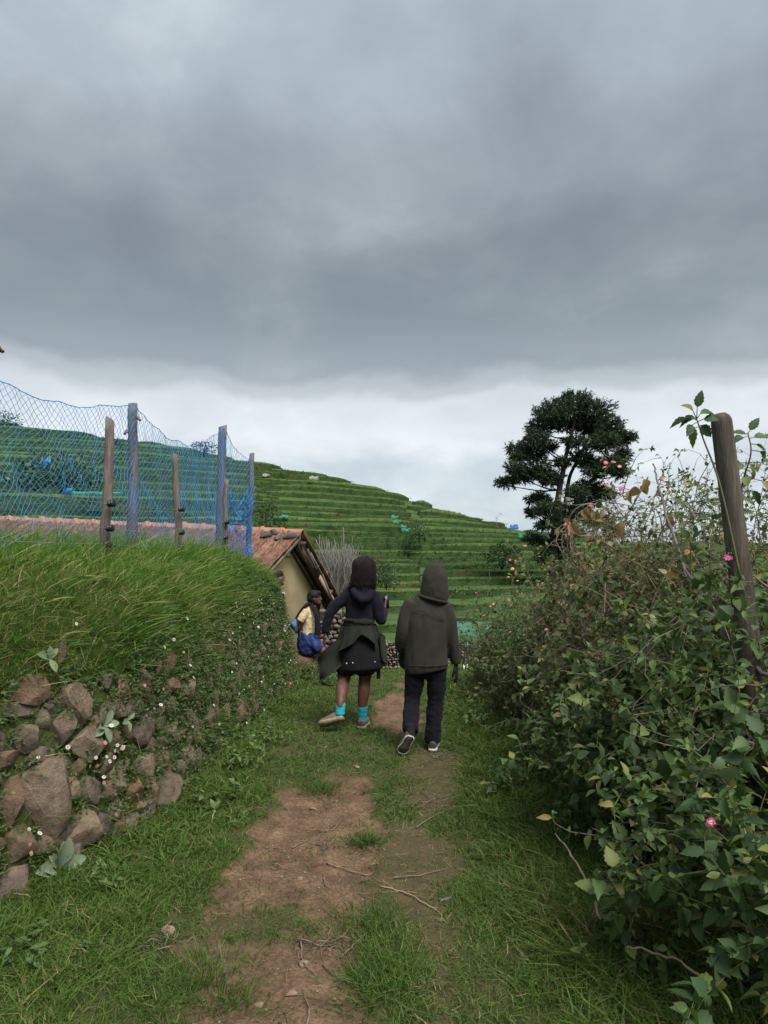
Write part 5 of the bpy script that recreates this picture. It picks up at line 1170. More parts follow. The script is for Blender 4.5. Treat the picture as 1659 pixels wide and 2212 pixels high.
# tall flowering sprays in front of the tree
fl2 = [(1195, 997, 1, .04), (1222, 1015, 1, .05), (1243, 1026, 0, .05), (1262, 1010, 0, .045), (1288, 1010, 0, .04), (1300, 994, 0, .045), (1308, 1000, 0, .04), (1306, 1010, 0, .04), (1343, 1057, 2, .05), (1338, 1008, 1, .035), (1291, 978, 0, .03), (1200, 1142, 0, .06), (1226, 1157, 0, .06), (1272, 1106, 2, .04), (1304, 1032, 0, .035), (1431, 1035, 0, .035)]
shrub('lantana_shrub', 'tall thin lantana sprays with pink flowers in front of the big tree', line(1.75, 5.2, 2.1, 6.0), 30, 1.85, LN*.10, .045, .05, L_MIX, LEAF_MID, 510, .20, .1, 3.2, .52, 0, fl2, M_TWIG, .62, .006, .08, zmax=2.6)
shrub('mixed_hedge', 'sparse twigs with small drooping leaves standing against the sky', line(2.1, 4.9, 2.7, 5.6), 36, 1.75, LN*.05, .045, .05, L_MIX, LEAF_MID, 511, .18, .1, 3.0, .34, 0, [], M_TWIG, .78, .006, .14, zmax=2.5)

shrub('broadleaf_weed', 'patch of broad pale green leaves among the lantana below the post', line(1.42, 3.9, 1.75, 4.5), 12, 1.0, LN*.2, .085, .05, L_BRIGHT, LEAF_OV, 515, .3, .2, 1.5, .25, 0, [], M_STEMG, .7, .005, .04, zmax=1.2)
# hanging dry leaves
R = np.random.default_rng(77)
dl_ = Thing('dry_vine', 'wilted vine with curled tan leaves hanging in the top of the hedge', 'vine', A(1.9, 5.0, 1.5))
t = np.array([at(1225, 1195, 5.0), at(1230, 1120, 4.95), at(1262, 1090, 4.9), at(1300, 1095, 4.95), at(1345, 1118, 5.0), at(1385, 1060, 5.0), at(1400, 1030, 5.0)]); P = catmull(t, 6); dl_.add('stem', *tube(P, .006, 5), M_TWIG)
me_dry = [mesh('leaf', *leaf_tpl([(.12, .3), (.3, .46), (.5, .48), (.7, .36), (.86, .18)], .55, .5), L_DRY) for _ in range(1)]
for a_ in me_dry: a_.attributes.new('var', 'FLOAT', 'POINT').data.foreach_set('value', np.full(len(a_.vertices), .55, np.float32))
for px, py in [(1228, 1120), (1232, 1130), (1260, 1100), (1272, 1098), (1285, 1104), (1297, 1098), (1340, 1145), (1345, 1130), (1390, 1035), (1393, 1045), (1420, 1052), (1445, 1110), (1450, 1120), (1372, 1200), (1380, 1172), (1455, 1150), (1372, 1050), (1362, 1062)]:
    c = at(px, py, 4.95 + R.normal(0, .06)); dl_.put('leaf', me_dry[0], basis(c, unit(A(R.normal(0, .4), R.normal(0, .4), -1)), unit(A(R.normal(0, 1), -1, .3)), R.uniform(.07, .11), R.uniform(.05, .08)))
# grey dead branches threading the hedge
gb = 'dead branches in the right hedge'
for pts, r_, lb in [([(1485, 1250, 4.0), (1440, 1110, 4.3), (1420, 1040, 4.5), (1412, 1000, 4.6)], .010, 'grey dead branch rising through the hedge top against the sky'), ([(1659, 1460, 3.3), (1590, 1400, 3.45), (1530, 1300, 3.6), (1480, 1230, 3.7)], .012, 'thick pale dead branch leaning across the foot of the post'),
                    ([(1400, 1770, 3.6), (1330, 1720, 3.7), (1270, 1680, 3.85), (1240, 1662, 4.0)], .008, 'pale branch sticking out of the leafy shrub over the grass'), ([(1690, 1612, 2.6), (1620, 1605, 2.75), (1575, 1606, 2.85)], .007, 'horizontal cut stick near the right edge'), ([(1690, 2070, 2.2), (1625, 2010, 2.35), (1575, 1990, 2.45)], .008, 'brown stick near the lower right corner'),
                    ([(1555, 2130, 2.45), (1470, 2080, 2.55), (1385, 2050, 2.65), (1350, 2047, 2.7)], .006, 'brown stem trailing through the lowest leaves'), ([(1700, 1300, 3.4), (1620, 1240, 3.5), (1560, 1215, 3.6), (1500, 1225, 3.7)], .006, 'thin tan stem arching past the leaning post'), ([(1130, 1400, 6.2), (1230, 1330, 5.9), (1330, 1300, 5.6), (1460, 1330, 5.2)], .008, 'long brown cane lying over the middle hedge'),
                    ([(1300, 1990, 2.9), (1255, 1880, 3.1), (1200, 1800, 3.35)], .007, 'bent woody stem at the hedge foot'), ([(1420, 1890, 2.9), (1350, 1830, 3.05), (1280, 1790, 3.2)], .006, 'slanting stem among the large leaves')]:
    P = catmull(np.array([at(*q) for q in pts]), 6); P += R.normal(0, .004, P.shape); solo('dead_branch', *tube(P, np.linspace(r_, r_*.5, len(P)), 6), M_STICK if 'grey' in lb or 'pale' in lb else M_TWIG, lb, 'branch', gb)

# leaning post in the hedge
hp0, hp1 = A(1.88, 3.38, .15), at(1556, 893, 3.4)
ph = Thing('hedge_post', 'thick weathered wooden post leaning out of the hedge on the right', 'post', hp0)
n, m_ = 16, 22; tt = np.concatenate([np.linspace(0, .955, m_-5), [.968, .978, .986, .994, 1.0]])[:, None]; P = hp0*(1-tt) + hp1*tt; rr_ = .062*(1-tt[:, 0]) + .047*tt[:, 0]; rr_[-1] *= .50; rr_[-2] *= .82; rr_[-3] *= .97
V, Fc = tube(P, rr_, n); a = np.tile(np.arange(n)/n*2*math.pi, m_); z = np.repeat(np.arange(m_)/m_, n); k = 1 + .16*(fbm(np.cos(a)*1.5, np.sin(a)*1.5, z*5, 3, 170) - .5); c = np.repeat(P, n, 0); V[:m_*n] = c + (V[:m_*n]-c)*k[:, None]
ph.add('shaft', V, Fc, M_POSTR, smooth=True)
# tall leafy weeds beside it
def weed(label, pts, tops, r=.006, seed=0, sz=.075, mat=L_LANTO):
    P = catmull(np.array([at(*q) for q in pts]), 7); th = Thing('tall_weed', label, 'plant', P[0], 'tall weeds by the leaning post'); th.add('stem', *tube(P, np.linspace(r, r*.5, len(P)), 5), M_STEMG)
    for (px, py, Y, dx, dz) in tops:
        c = at(px, py, Y); q0 = P[np.argmin(np.linalg.norm(P - c, axis=1))]; ax_ = unit(A(dx, R.normal(-.25, .3), dz)); th.add('leaf_stalk', *tube(np.array([q0, c]), .0022, 4), M_STEMG)
        th.put('leaf', ME_LEAF[R.integers(3)], basis(c, ax_, unit(A(R.normal(-.2, .4), -.65, .7)), sz*R.uniform(.85, 1.2), sz*.62*R.uniform(.85, 1.15)))
weed('slender weed with a leafy top just left of the leaning post', [(1600, 1250, 3.2), (1556, 1050, 3.25), (1520, 950, 3.3), (1505, 905, 3.3)], [(1503, 908, 3.3, -1, .3), (1498, 890, 3.28, -.9, .6), (1506, 880, 3.3, .2, 1), (1512, 895, 3.3, .8, .2), (1503, 903, 3.28, -.8, -.2), (1515, 918, 3.3, .5, -.8), (1495, 918, 3.28, -.6, -.9), (1520, 905, 3.3, 1, -.1), (1500, 925, 3.26, -.2, -1), (1485, 905, 3.3, -1, -.3)], seed=1)
weed('branching weed with broad leaves right of the leaning post', [(1600, 1130, 3.55), (1603, 1050, 3.55), (1622, 980, 3.5), (1616, 935, 3.5)], [(1612, 938, 3.5, -.9, .2), (1620, 930, 3.5, .5, .8), (1628, 945, 3.5, 1, .1), (1606, 945, 3.48, -1, -.3), (1632, 960, 3.5, .9, -.6), (1640, 975, 3.5, .7, -.8), (1600, 1000, 3.52, -.6, -.5), (1612, 1030, 3.5, -.5, -.9), (1645, 1000, 3.5, .8, .3), (1618, 1010, 3.5, .7, -.4), (1600, 1050, 3.52, -.9, .1), (1625, 1060, 3.5, .6, -.9), (1650, 1040, 3.5, .5, -.8), (1595, 1075, 3.5, -.7, -.7)], seed=2)
weed('bright young weed with upright leaves in front of the post foot', [(1490, 1290, 3.7), (1492, 1210, 3.7), (1490, 1160, 3.7)], [(1485, 1165, 3.7, -.5, .9), (1497, 1163, 3.7, .6, .8), (1478, 1185, 3.7, -.9, .3), (1503, 1182, 3.7, .9, .3), (1480, 1205, 3.7, -1, .1), (1508, 1205, 3.7, 1, 0), (1492, 1190, 3.66, 0, .8)], sz=.065)
# bare thin twig by post
solo('dead_branch', *tube(catmull(np.array([at(1470, 1160, 4.2), at(1500, 1080, 4.2), at(1510, 1040, 4.2), at(1538, 990, 4.15)]), 5), np.linspace(.005, .002, 16), 4), M_TWIG, 'thin bare twig curving up left of the leaning post', 'branch', gb)
# ferns
def fern(label, base, fr, seed):
    th = Thing('fern', label, 'fern', at(*base), 'ferns in the hedge')
    for (px, py, Y, ex, ez, ln) in fr:
        p0 = at(px, py, Y); d = unit(A(ex, -.25, ez)); t = np.linspace(0, 1, 16)[:, None]; P = p0 + d*t*ln + A(0, 0, -.35)*t*t*ln; B = Buf(); B.add(*tube(P, np.linspace(.003, .001, 16), 4))
        s_ = unit(np.cross(d, A(0, -.5, 1)))
        for sgn in (1, -1):
            k = P[2:]; l_ = ln*.30*np.sin(np.linspace(.5, 1, len(k))*math.pi); V, Fc, T = leaves(k, np.tile(s_*sgn + d*.45, (len(k), 1)), np.tile(A(0, -.4, 1), (len(k), 1)), l_, l_*.26, .4, LEAF_LAN); B.add(V, Fc, T)
        V, Fc, T = B.get(); th.add('frond', V, Fc, G_FLEA, attrs={'var': T})
fern('fern with dark fronds against the sky left of the post', (1490, 1150, 4.5), [(1490, 1100, 4.5, -.8, .7, .22), (1495, 1095, 4.5, .9, .5, .24), (1500, 1110, 4.5, 1, .1, .22), (1485, 1115, 4.5, -1, .3, .2), (1500, 1085, 4.5, .5, .7, .2)], 1)
fern('fern with drooping fronds at the right picture edge', (1640, 1150, 3.9), [(1630, 1090, 3.9, -.8, .6, .2), (1640, 1085, 3.9, .8, .6, .2), (1630, 1105, 3.9, -1, .2, .2), (1642, 1110, 3.9, 1, .1, .2)], 2)
fern('pale fern sprouting over the grass on the far right verge', (1150, 1640, 5.6), [(1150, 1640, 5.6, -.8, .7, .2), (1160, 1640, 5.6, .6, .7, .22), (1150, 1645, 5.6, -1, .3, .18), (1290, 1580, 4.8, -.7, .5, .25)], 3)

# ------------------------------------------------------------------ woolly mullein rosettes and verge weeds
ME_WOOL = mesh('leaf', *LEAF_WOOL, L_WOOL)
def rosette(label, px, py, n, sz, up, seed):
    R_ = np.random.default_rng(seed); p, nn, s, v = bank_hit(px, py); p = p + nn*.05
    th = Thing('mullein', label, 'plant', p, 'woolly leaved mulleins on the wall')
    e1 = unit(np.cross(nn, A(0, 0, 1))); e2 = np.cross(e1, nn); e2 = e2 if e2[2] > 0 else -e2
    for k in range(n):
        a = k*2.4 + R_.normal(0, .2); o = e1*math.cos(a) + e2*math.sin(a); ax_ = unit(o + nn*R_.uniform(.4, .9) + A(0, 0, up)); nr = unit(nn + A(0, 0, .5) - o*.5); l_ = sz*R_.uniform(.7, 1.15); th.put('leaf', ME_WOOL, basis(p, ax_, nr, l_, l_*.5))
rosette('pale woolly mullein growing from the middle of the stone wall', 208, 1565, 6, .115, .1, 1)
rosette('large grey green mullein rosette at the wall foot', 108, 1868, 9, .17, .45, 2)
rosette('small woolly rosette near the top of the wall at left', 100, 1425, 4, .08, .2, 3)
rosette('small rosette low on the far part of the wall', 262, 1548, 3, .07, .2, 4)
def verge(label, px, py, nst, ln, leaf, mat, seed, dens=.9):
    global R
    Rs = R; c = gpt(px, py); R = np.random.default_rng(seed); th = Thing('verge_weed', label, 'plant', c, 'leafy weeds on the verge'); BS = Buf(); lp_, la_, ln_ = [], [], []
    for _ in range(nst):
        d = unit(A(R.normal(0, .45), R.normal(0, .45), 1)); p = c + A(R.normal(0, .08), R.normal(0, .08), 0); l_ = ln*R.uniform(.5, 1.1); m_ = 7; P = [p]
        for i in range(m_):
            d = unit(d + R.normal(0, .14, 3)); p = p + d*l_/m_; P.append(p); o = unit(np.cross(d, R.normal(0, 1, 3)))
            for s_ in (1, -1):
                if i > 1 and R.random() < dens: lp_.append(p); la_.append(o*s_ + d*.4); ln_.append(leaf*R.uniform(.45, 1.3))
        BS.add(*tube(np.array(P), np.linspace(.003, .0014, m_+1), 4))
    V, Fc, T = BS.get(); th.add('stem', V, Fc, M_STEMG, kind='stuff'); n = len(lp_); V, Fc, T = leaves(np.array(lp_), np.array(la_), unit(A(0, -.2, 1) + R.normal(0, .35, (n, 3))), np.array(ln_), np.array(ln_)*.62, np.clip(R.normal(.5, .25, n), 0, 1), LEAF_OV); th.add('foliage', V, Fc, mat, attrs={'var': T}, kind='stuff'); R = Rs
for a_ in [('bright leafy weed at the foot of the wall beside the path', 520, 1660, 16, .26, .05, L_BRIGHT, 1), ('second leafy weed further along the wall foot', 575, 1615, 14, .26, .045, L_BRIGHT, 2), ('pale broad leaved weed below the wall', 450, 1745, 7, .20, .06, L_BRIGHT, 3), ('weed clump under the nose of the bank', 672, 1470, 22, .32, .05, L_BRIGHT, 4), ('low weeds between the bank and the woman', 705, 1480, 18, .26, .05, G_CROP, 5), ('yellow green weeds under the seated man', 655, 1455, 18, .34, .05, L_BRIGHT, 6),
           ('small weed at the wall foot near the mullein', 230, 1905, 8, .12, .035, L_BRIGHT, 7), ('clover like weed at the left picture edge', 60, 2080, 10, .14, .035, G_CROP, 8), ('yellowish creeper sprig on the right verge', 1050, 1570, 10, .25, .05, L_BRIGHT, 9), ('broad weed at the foot of the right hedge', 1110, 1700, 12, .22, .05, L_LANT, 10), ('leafy weed in the lower right grass', 1290, 2080, 10, .22, .045, L_BRIGHT, 11)]:
    verge(*a_)
# ------------------------------------------------------------------ people
def remesh(parts, vox=.013, smooth=6, amp=0.0, freq=9.0, seed=0, f2=26.0, a2=0.0, stretch=A(1, 1, 1)):
    """join closed lofts into one continuous surface"""
    Vs, Fs, n = [], [], 0
    for V, Fc in parts: Vs.append(V); Fs.append(Fc + n); n += len(V)
    me = mesh('tmp', np.concatenate(Vs), np.concatenate(Fs)); o = bpy.data.objects.new('tmp', me); COL.objects.link(o)
    r = o.modifiers.new('r', 'REMESH'); r.mode = 'VOXEL'; r.voxel_size = vox; r.use_smooth_shade = True
    if smooth: s = o.modifiers.new('s', 'SMOOTH'); s.iterations = smooth; s.factor = .5
    dg_ = bpy.context.evaluated_depsgraph_get(); ev = o.evaluated_get(dg_); m2 = ev.to_mesh()
    V = np.empty(len(m2.vertices)*3, np.float32); m2.vertices.foreach_get('co', V); V = V.reshape(-1, 3).astype(float)
    Nn = np.empty(len(m2.vertices)*3, np.float32); m2.vertices.foreach_get('normal', Nn); Nn = Nn.reshape(-1, 3)
    m2.calc_loop_triangles(); T = np.empty(len(m2.loop_triangles)*3, np.int32); m2.loop_triangles.foreach_get('vertices', T); T = T.reshape(-1, 3)
    ev.to_mesh_clear(); bpy.data.objects.remove(o); bpy.data.meshes.remove(me)
    if amp: 
        Vq = V*stretch
        V = V + Nn*((fbm(Vq[:, 0]*freq, Vq[:, 1]*freq, Vq[:, 2]*freq, 2, seed) - .5)*amp*2 + (np.abs(fbm(Vq[:, 0]*f2, Vq[:, 1]*f2, Vq[:, 2]*f2, 2, seed+5) - .5) - .12)*a2*2)[:, None]
    return V, T
def lo(pts, n=20, ref=(1, 0, 0), k=4, cap=.75):
    """loft: pts = (x, y, z, rx[, ry]) resampled smoothly, rounded ends"""
    P = np.array([list(p) + [p[3]] if len(p) == 4 else p for p in pts], float); Q = catmull(P, k); Q[:, 3:] = np.maximum(Q[:, 3:], .004)
    a, b_ = Q[0].copy(), Q[-1].copy(); d0 = unit(Q[0, :3] - Q[1, :3]); d1 = unit(Q[-1, :3] - Q[-2, :3])
    r0, r1 = min(a[3], a[4]), min(b_[3], b_[4])
    e0 = np.concatenate([a[:3] + d0*r0*.25*(1-cap)*4, a[3:]*cap]); e1 = np.concatenate([b_[:3] + d1*r1*.25, b_[3:]*.75])
    Q = np.concatenate([[e0], Q, [e1]]); return tube(Q[:, :3], Q[:, 3], n, ref, Q[:, 4])
def ell(c, r, sub=3): V, Fc = ico(sub); return V*np.asarray(r, float) + np.asarray(c, float), Fc
def cloth(name, c, rough=.9, weave=900, var=.18):
    m, t, b = new_mat(name, rough, .12); lo_ = tuple(x*(1-var) for x in c); hi = tuple(x*(1+var) for x in c)
    r = ramp(t, [(.35, lo_), (.65, hi)]); L(t, noise_node(t, 7, 5), r.inputs[0]); L(t, r.outputs[0], b.inputs['Base Color']); bump(t, b, noise_node(t, weave*.12, 3), .35, .004)
    b.inputs['Sheen Weight'].default_value = .03; b.inputs['Sheen Roughness'].default_value = .6; return m
def skin(name, c):
    m, t, b = new_mat(name, .55, .35); r = ramp(t, [(.35, tuple(x*.82 for x in c)), (.65, tuple(x*1.12 for x in c))]); L(t, noise_node(t, 14, 4), r.inputs[0]); L(t, r.outputs[0], b.inputs['Base Color'])
    b.inputs['Subsurface Weight'].default_value = .08; b.inputs['Subsurface Radius'].default_value = (.02, .008, .004); return m
def hand(wrist, tipdir, palmn, ln=.18, curl=.5, r=.0085):
    """palm and five fingers; tipdir along the fingers, palmn out of the palm"""
    w = np.asarray(wrist, float); d = unit(tipdir); nrm = unit(palmn - (palmn @ d)*d); s = np.cross(d, nrm); out = []
    pl = ln*.52; q = lambda a, b_, c: w + d*a + s*b_ + nrm*c
    out.append(tube(np.array([q(-.02, 0, 0), q(pl*.3, 0, 0), q(pl*.75, 0, 0), q(pl, 0, .002)]), [.024, .034, .040, .036], 14, s, [.020, .016, .014, .011]))
    for off, fl_ in ((-.030, .78), (-.010, .95), (.010, 1.0), (.029, .88)):
        L_ = ln*.48*fl_; P = [q(pl*.9, off, 0)]; dd = d.copy(); p = P[0]
        for k_ in range(3):
            p = p + dd*L_*(.42, .33, .25)[k_]; P.append(p); dd = unit(dd*math.cos(curl) + nrm*math.sin(curl)*1.0)
        out.append(tube(np.array(P), [r*1.1, r*1.02, r*.95, r*.75], 8, s))
    P = [q(pl*.25, -.022, .004), q(pl*.55, -.048, .012), q(pl*.85, -.055, .022), q(pl*1.12, -.050, .032)]
    out.append(tube(np.array(P), [r*1.5, r*1.3, r*1.1, r*.85], 8, s)); return out
def foot_shoe(heel, toe, up, w=.045, h=.07, sole=.022):
    """upper and sole lofts along heel-toe; up is the direction from sole to ankle"""
    heel, toe, up = map(lambda v: np.asarray(v, float), (heel, toe, up)); d = unit(toe - heel); up = unit(up - (up @ d)*d); s = np.cross(d, up); ln = np.linalg.norm(toe - heel)
    f = np.array([.02, .12, .3, .5, .68, .85, .97]); ww = w*np.array([.62, .80, .82, .92, 1.08, 1.0, .6]); hh = h*np.array([.95, 1.12, 1.05, .82, .62, .52, .36])
    P = heel + np.outer(f*ln, d) + up*(hh[:, None]*.5 + sole*.6)
    upper = tube(P, ww, 18, s, hh*.56)
    Ps = heel + np.outer(np.array([0, .06, .2, .45, .7, .88, 1.0])*ln, d); wv = w*np.array([.50, .84, .92, .88, 1.18, 1.08, .55])
    a = np.linspace(0, 2*math.pi, 1)
    V = np.concatenate([Ps - s*wv[:, None], Ps + s*wv[:, None], Ps - s*wv[:, None]*.98 + up*sole, Ps + s*wv[:, None]*.98 + up*sole]); n = len(Ps); k = np.arange(n-1)
    Q = np.concatenate([np.stack([k, k+1, n+k+1, n+k], -1), np.stack([2*n+k, 3*n+k, 3*n+k+1, 2*n+k+1], -1), np.stack([k, 2*n+k, 2*n+k+1, k+1], -1), np.stack([n+k, n+k+1, 3*n+k+1, 3*n+k], -1), [[0, n, 3*n, 2*n], [n-1, 3*n-1, 4*n-1, 2*n-1]]])
    return upper, (V, tris(Q))
def sheet_solid(P, th):
    """grid P (m,n,3) thickened along its normals"""
    m_, n = P.shape[:2]; nn_ = unit(np.cross(np.gradient(P, axis=0), np.gradient(P, axis=1))); T_ = (P + nn_*th/2).reshape(-1, 3); Bt = (P - nn_*th/2).reshape(-1, 3); k = m_*n
    i = np.arange(m_-1)[:, None]*n; j = np.arange(n-1)[None]; Q = np.stack([i+j, i+j+1, i+n+j+1, i+n+j], -1).reshape(-1, 4)
    rim = list(range(n)) + [n*r_+n-1 for r_ in range(1, m_)] + [n*(m_-1)+c for c in range(n-2, -1, -1)] + [n*r_ for r_ in range(m_-2, 0, -1)]
    S = np.array([[a_, b_, b_+k, a_+k] for a_, b_ in zip(rim, rim[1:]+rim[:1])]); return np.concatenate([T_, Bt]), tris(np.concatenate([Q, Q[:, ::-1]+k, S]))
class Person:
    def __init__(s, label, loc, rot=0.0, sx=1.0): s.sx = sx; s.t = Thing('person', label, 'person', loc); s.o = np.asarray(loc, float); s.rot = rot
    def add(s, name, VF, mat, parent=None, smooth=True, label=None):
        V, Fc = VF; V = np.asarray(V)*A(s.sx, 1, 1)
        if s.rot: c, q = math.cos(s.rot), math.sin(s.rot); V = np.stack([V[:, 0]*c - V[:, 1]*q, V[:, 0]*q + V[:, 1]*c, V[:, 2]], -1)
        return s.t.add(name, V + s.o, Fc, mat, parent=parent, smooth=smooth, label=label)
SK_DARK = skin('skin_deep', (.125, .058, .038)); SK_BROWN = skin('skin_brown', (.17, .085, .055))
M_HAIR = M_noise('dark_hair', [(.3, (.010, .007, .007)), (.7, (.026, .015, .015))], 30, .6, .2, bs=.6, bd=.006, stretch=(9, 9, .6), bscale=30)

# --- hooded man -----------------------------------------------------------------------
C_OLIVE = cloth('olive_fleece', (.034, .032, .025)); C_NAVY = cloth('navy_trousers', (.008, .007, .012)); C_GLOVE = cloth('black_glove', (.012, .012, .016), .7)
M_RUB = M_flat('white_rubber', (.50, .49, .45), .6, scale=20); M_SOLE = M_flat('worn_sole', (.10, .085, .055), .8, scale=15, var=.5); M_CANV = cloth('grey_canvas', (.075, .068, .062))
pm = Person('person in an olive hooded fleece and dark trousers walking away up the path', A(.365, 6.27, float(gz(np.array([.4]), np.array([6.3]))[0])), sx=.93)
rl = np.array([.10, 0, 0])
body = [lo([(.04, 0, .70, .14, .10), (.03, 0, .95, .145, .10), (.04, 0, 1.18, .155, .10), (.05, 0, 1.30, .10, .07), (.075, .02, 1.40, .055, .055), (.09, .04, 1.46, .055, .06)]), ell((.09, .075, 1.54), (.073, .095, .108)), ell((.09, .175, 1.525), (.016, .022, .022)), ell((.022, .09, 1.53), (.014, .02, .03)), ell((.158, .09, 1.53), (.014, .02, .03)),
        lo([(-.13, 0, 1.28, .05), (-.19, -.02, 1.03, .042), (-.20, .05, .85, .03)]), lo([(.19, 0, 1.23, .05), (.25, -.02, .98, .042), (.294, .01, .75, .03)]),
        lo([(-.09, 0, .74, .085), (-.125, .02, .42, .058), (-.15, -.20, .18, .040), (-.16, -.20, .12, .035)]), lo([(.11, 0, .74, .085), (.096, .03, .42, .056), (.06, .0, .10, .040), (.06, 0, .06, .04)])]
body_o = pm.add('body', remesh(body, .012, 4), SK_BROWN)
eye = [ell((.09 + sx*.028, .155, 1.545), (.012, .012, .008), 2) for sx in (-1, 1)]; pm.add('eye', eye[0], M_flat('eye', (.05, .04, .04), .3, .5), body_o); pm.add('eye', eye[1], M_flat('eye2', (.05, .04, .04), .3, .5), body_o)
hood = [lo([(.01, -.01, .695, .200, .150), (.005, -.012, .74, .206, .158), (.005, -.015, .86, .205, .156), (.01, -.02, 1.02, .202, .152), (.02, -.02, 1.16, .204, .143), (.03, -.015, 1.26, .178, .118), (.045, -.005, 1.335, .125, .095), (.06, 0, 1.38, .09, .085)], 28, cap=.985),
        lo([(-.125, -.01, 1.285, .083), (-.175, -.02, 1.18, .078), (-.205, -.03, 1.03, .074), (-.222, .01, .93, .066), (-.222, .06, .86, .050)], 18), lo([(.175, -.01, 1.255, .083), (.222, -.02, 1.13, .078), (.248, -.02, .98, .070), (.276, .0, .85, .060), (.294, .015, .755, .046)], 18)]
pm.add('hoodie', remesh(hood, .011, 4, .010, 5.5, 3, 9, .016, A(1.2, 1.2, .30)), C_OLIVE)
hd = [lo([(.065, -.025, 1.315, .128, .118), (.082, -.02, 1.36, .134, .132), (.088, -.012, 1.44, .127, .140), (.090, -.005, 1.52, .118, .138), (.093, .0, 1.58, .094, .120), (.096, .0, 1.63, .056, .085), (.097, -.005, 1.662, .018, .030)], 26, k=5)]
hv, hf = remesh(hd, .010, 3, .006, 8, 8, 14, .008, A(1, 1, .8))
ctr = hv[hf].mean(1); hf = hf[~((ctr[:, 1] > .085) & (ctr[:, 2] > 1.40) & (ctr[:, 2] < 1.62) & (np.abs(ctr[:, 0]-.09) < .085))]     # face opening
hood_o = pm.add('hood', (hv, hf), C_OLIVE)
# collar fold, yoke seam, hem band
yk = np.array([(-.135, -.118, 1.225), (-.06, -.162, 1.232), (.0, -.172, 1.222), (.06, -.172, 1.205), (.12, -.158, 1.175), (.175, -.128, 1.145)]); pm.add('seam', tube(catmull(yk, 6), .0035, 5), C_OLIVE)
a = np.linspace(0, 2*math.pi, 40); ring = lambda cx, cy, z, rx, ry, tl=0: np.stack([cx + rx*np.cos(a), cy + ry*np.sin(a), z + tl*np.cos(a)], -1)
pm.add('hem_seam', tube(ring(.005, -.012, .755, .208, .160), .004, 5, (0, 0, 1)), C_OLIVE); pm.add('hood_fold', tube(ring(.070, -.020, 1.325, .132, .122, -.03), .014, 8, (0, 0, 1)), C_OLIVE)
pants = [lo([(.0, 0, .86, .15, .11), (.005, 0, .72, .178, .125), (.005, .0, .66, .165, .12)], 24), lo([(-.09, 0, .74, .108, .11), (-.105, .01, .58, .092, .10), (-.125, .02, .43, .077, .085), (-.140, -.08, .30, .078, .082), (-.148, -.17, .205, .080, .085)], 20), lo([(.10, 0, .74, .108, .11), (.108, .01, .58, .092, .10), (.100, .025, .42, .080, .088), (.080, .01, .24, .074, .082), (.068, -.005, .13, .080, .088), (.066, 0, .075, .084, .095)], 20)]
pm.add('trousers', remesh(pants, .011, 5, .010, 7, 5, 16, .014, A(1, 1, 1.4)), C_NAVY)
for up_, so_, lb in (foot_shoe((-.150, -.295, .185), (-.235, -.20, .015), (.0, .75, .5), .046, .075) + ('left',), foot_shoe((.062, -.10, .0), (.098, .165, .0), (0, 0, 1), .048, .072) + ('right',)):
    sh = pm.add('shoe', remesh([up_], .008, 2), C_NAVY if False else M_CANV); pm.add('sole', so_, M_RUB if lb == 'right' else M_SOLE, sh)
    if lb == 'left': V, Fc = so_; pm.add('rubber_edge', tube(np.array([V[7], V[8], V[9], V[10], V[11], V[12], V[13], V[6], V[5], V[4], V[3], V[2], V[1], V[0], V[7]]), .007, 5), M_RUB, sh)
pm.add('sock', remesh([lo([(-.150, -.20, .26, .045), (-.155, -.235, .16, .045)])], .01, 2), C_GLOVE)
gl = hand((-.222, .062, .855), A(0, .12, -1), A(.6, .5, 0), .18, .25, .011); pm.add('glove', remesh(gl, .006, 2), C_GLOVE)
gl = hand((.296, .018, .755), A(.06, .10, -1), A(-1, .35, -.1), .205, .42, .0115); pm.add('glove', remesh(gl, .006, 2), C_GLOVE)

# --- woman ------------------------------------------------------------------------------
C_KNIT = cloth('navy_hooded_jumper', (.011, .010, .017)); C_JACK = cloth('dark_olive_jacket', (.018, .020, .015)); C_SKIRT = cloth('black_skirt', (.011, .012, .012)); C_BLACK = cloth('black_shorts', (.007, .007, .009)); C_SOCK = cloth('turquoise_sock', (.025, .33, .42), weave=400); M_SHOEG = cloth('grey_olive_shoe', (.13, .115, .085)); M_TANS = M_flat('tan_sole', (.30, .23, .15), .8, scale=25, var=.35)
pw = Person('person in a dark jumper with a jacket tied at the waist and turquoise socks', A(-.20, 7.11, float(gz(np.array([-.2]), np.array([7.1]))[0])))
body = [lo([(-.07, 0, .80, .14, .11), (-.05, 0, 1.0, .115, .09), (-.045, 0, 1.2, .125, .09), (-.02, 0, 1.34, .10, .07), (-.005, .01, 1.42, .048, .05), (0, .03, 1.50, .05, .055)]), ell((0, .045, 1.585), (.070, .090, .105)), ell((0, .14, 1.565), (.014, .02, .02)),
        lo([(-.15, 0, 1.34, .045), (-.33, -.02, 1.17, .036), (-.385, -.01, .95, .026)]), lo([(.11, 0, 1.31, .045), (.165, -.01, 1.08, .037), (.205, .16, 1.16, .027)]),
        lo([(-.17, 0, .80, .09), (-.19, .0, .60, .080), (-.205, -.01, .46, .062), (-.215, -.12, .40, .064), (-.222, -.24, .30, .044), (-.225, -.26, .20, .038)], 18), lo([(.0, 0, .80, .09), (.012, .01, .60, .080), (.005, .02, .45, .060), (-.003, .0, .35, .063), (-.016, -.01, .20, .042), (-.018, 0, .08, .036)], 18)]
body += hand((-.386, -.012, .955), A(-.12, .06, -1), A(.9, .3, 0), .165, .25, .0085) + hand((.205, .165, 1.165), A(.1, .55, .85), A(-.8, -.1, .2), .16, .6, .0085)
wb = pw.add('body', remesh(body, .011, 4), SK_DARK)
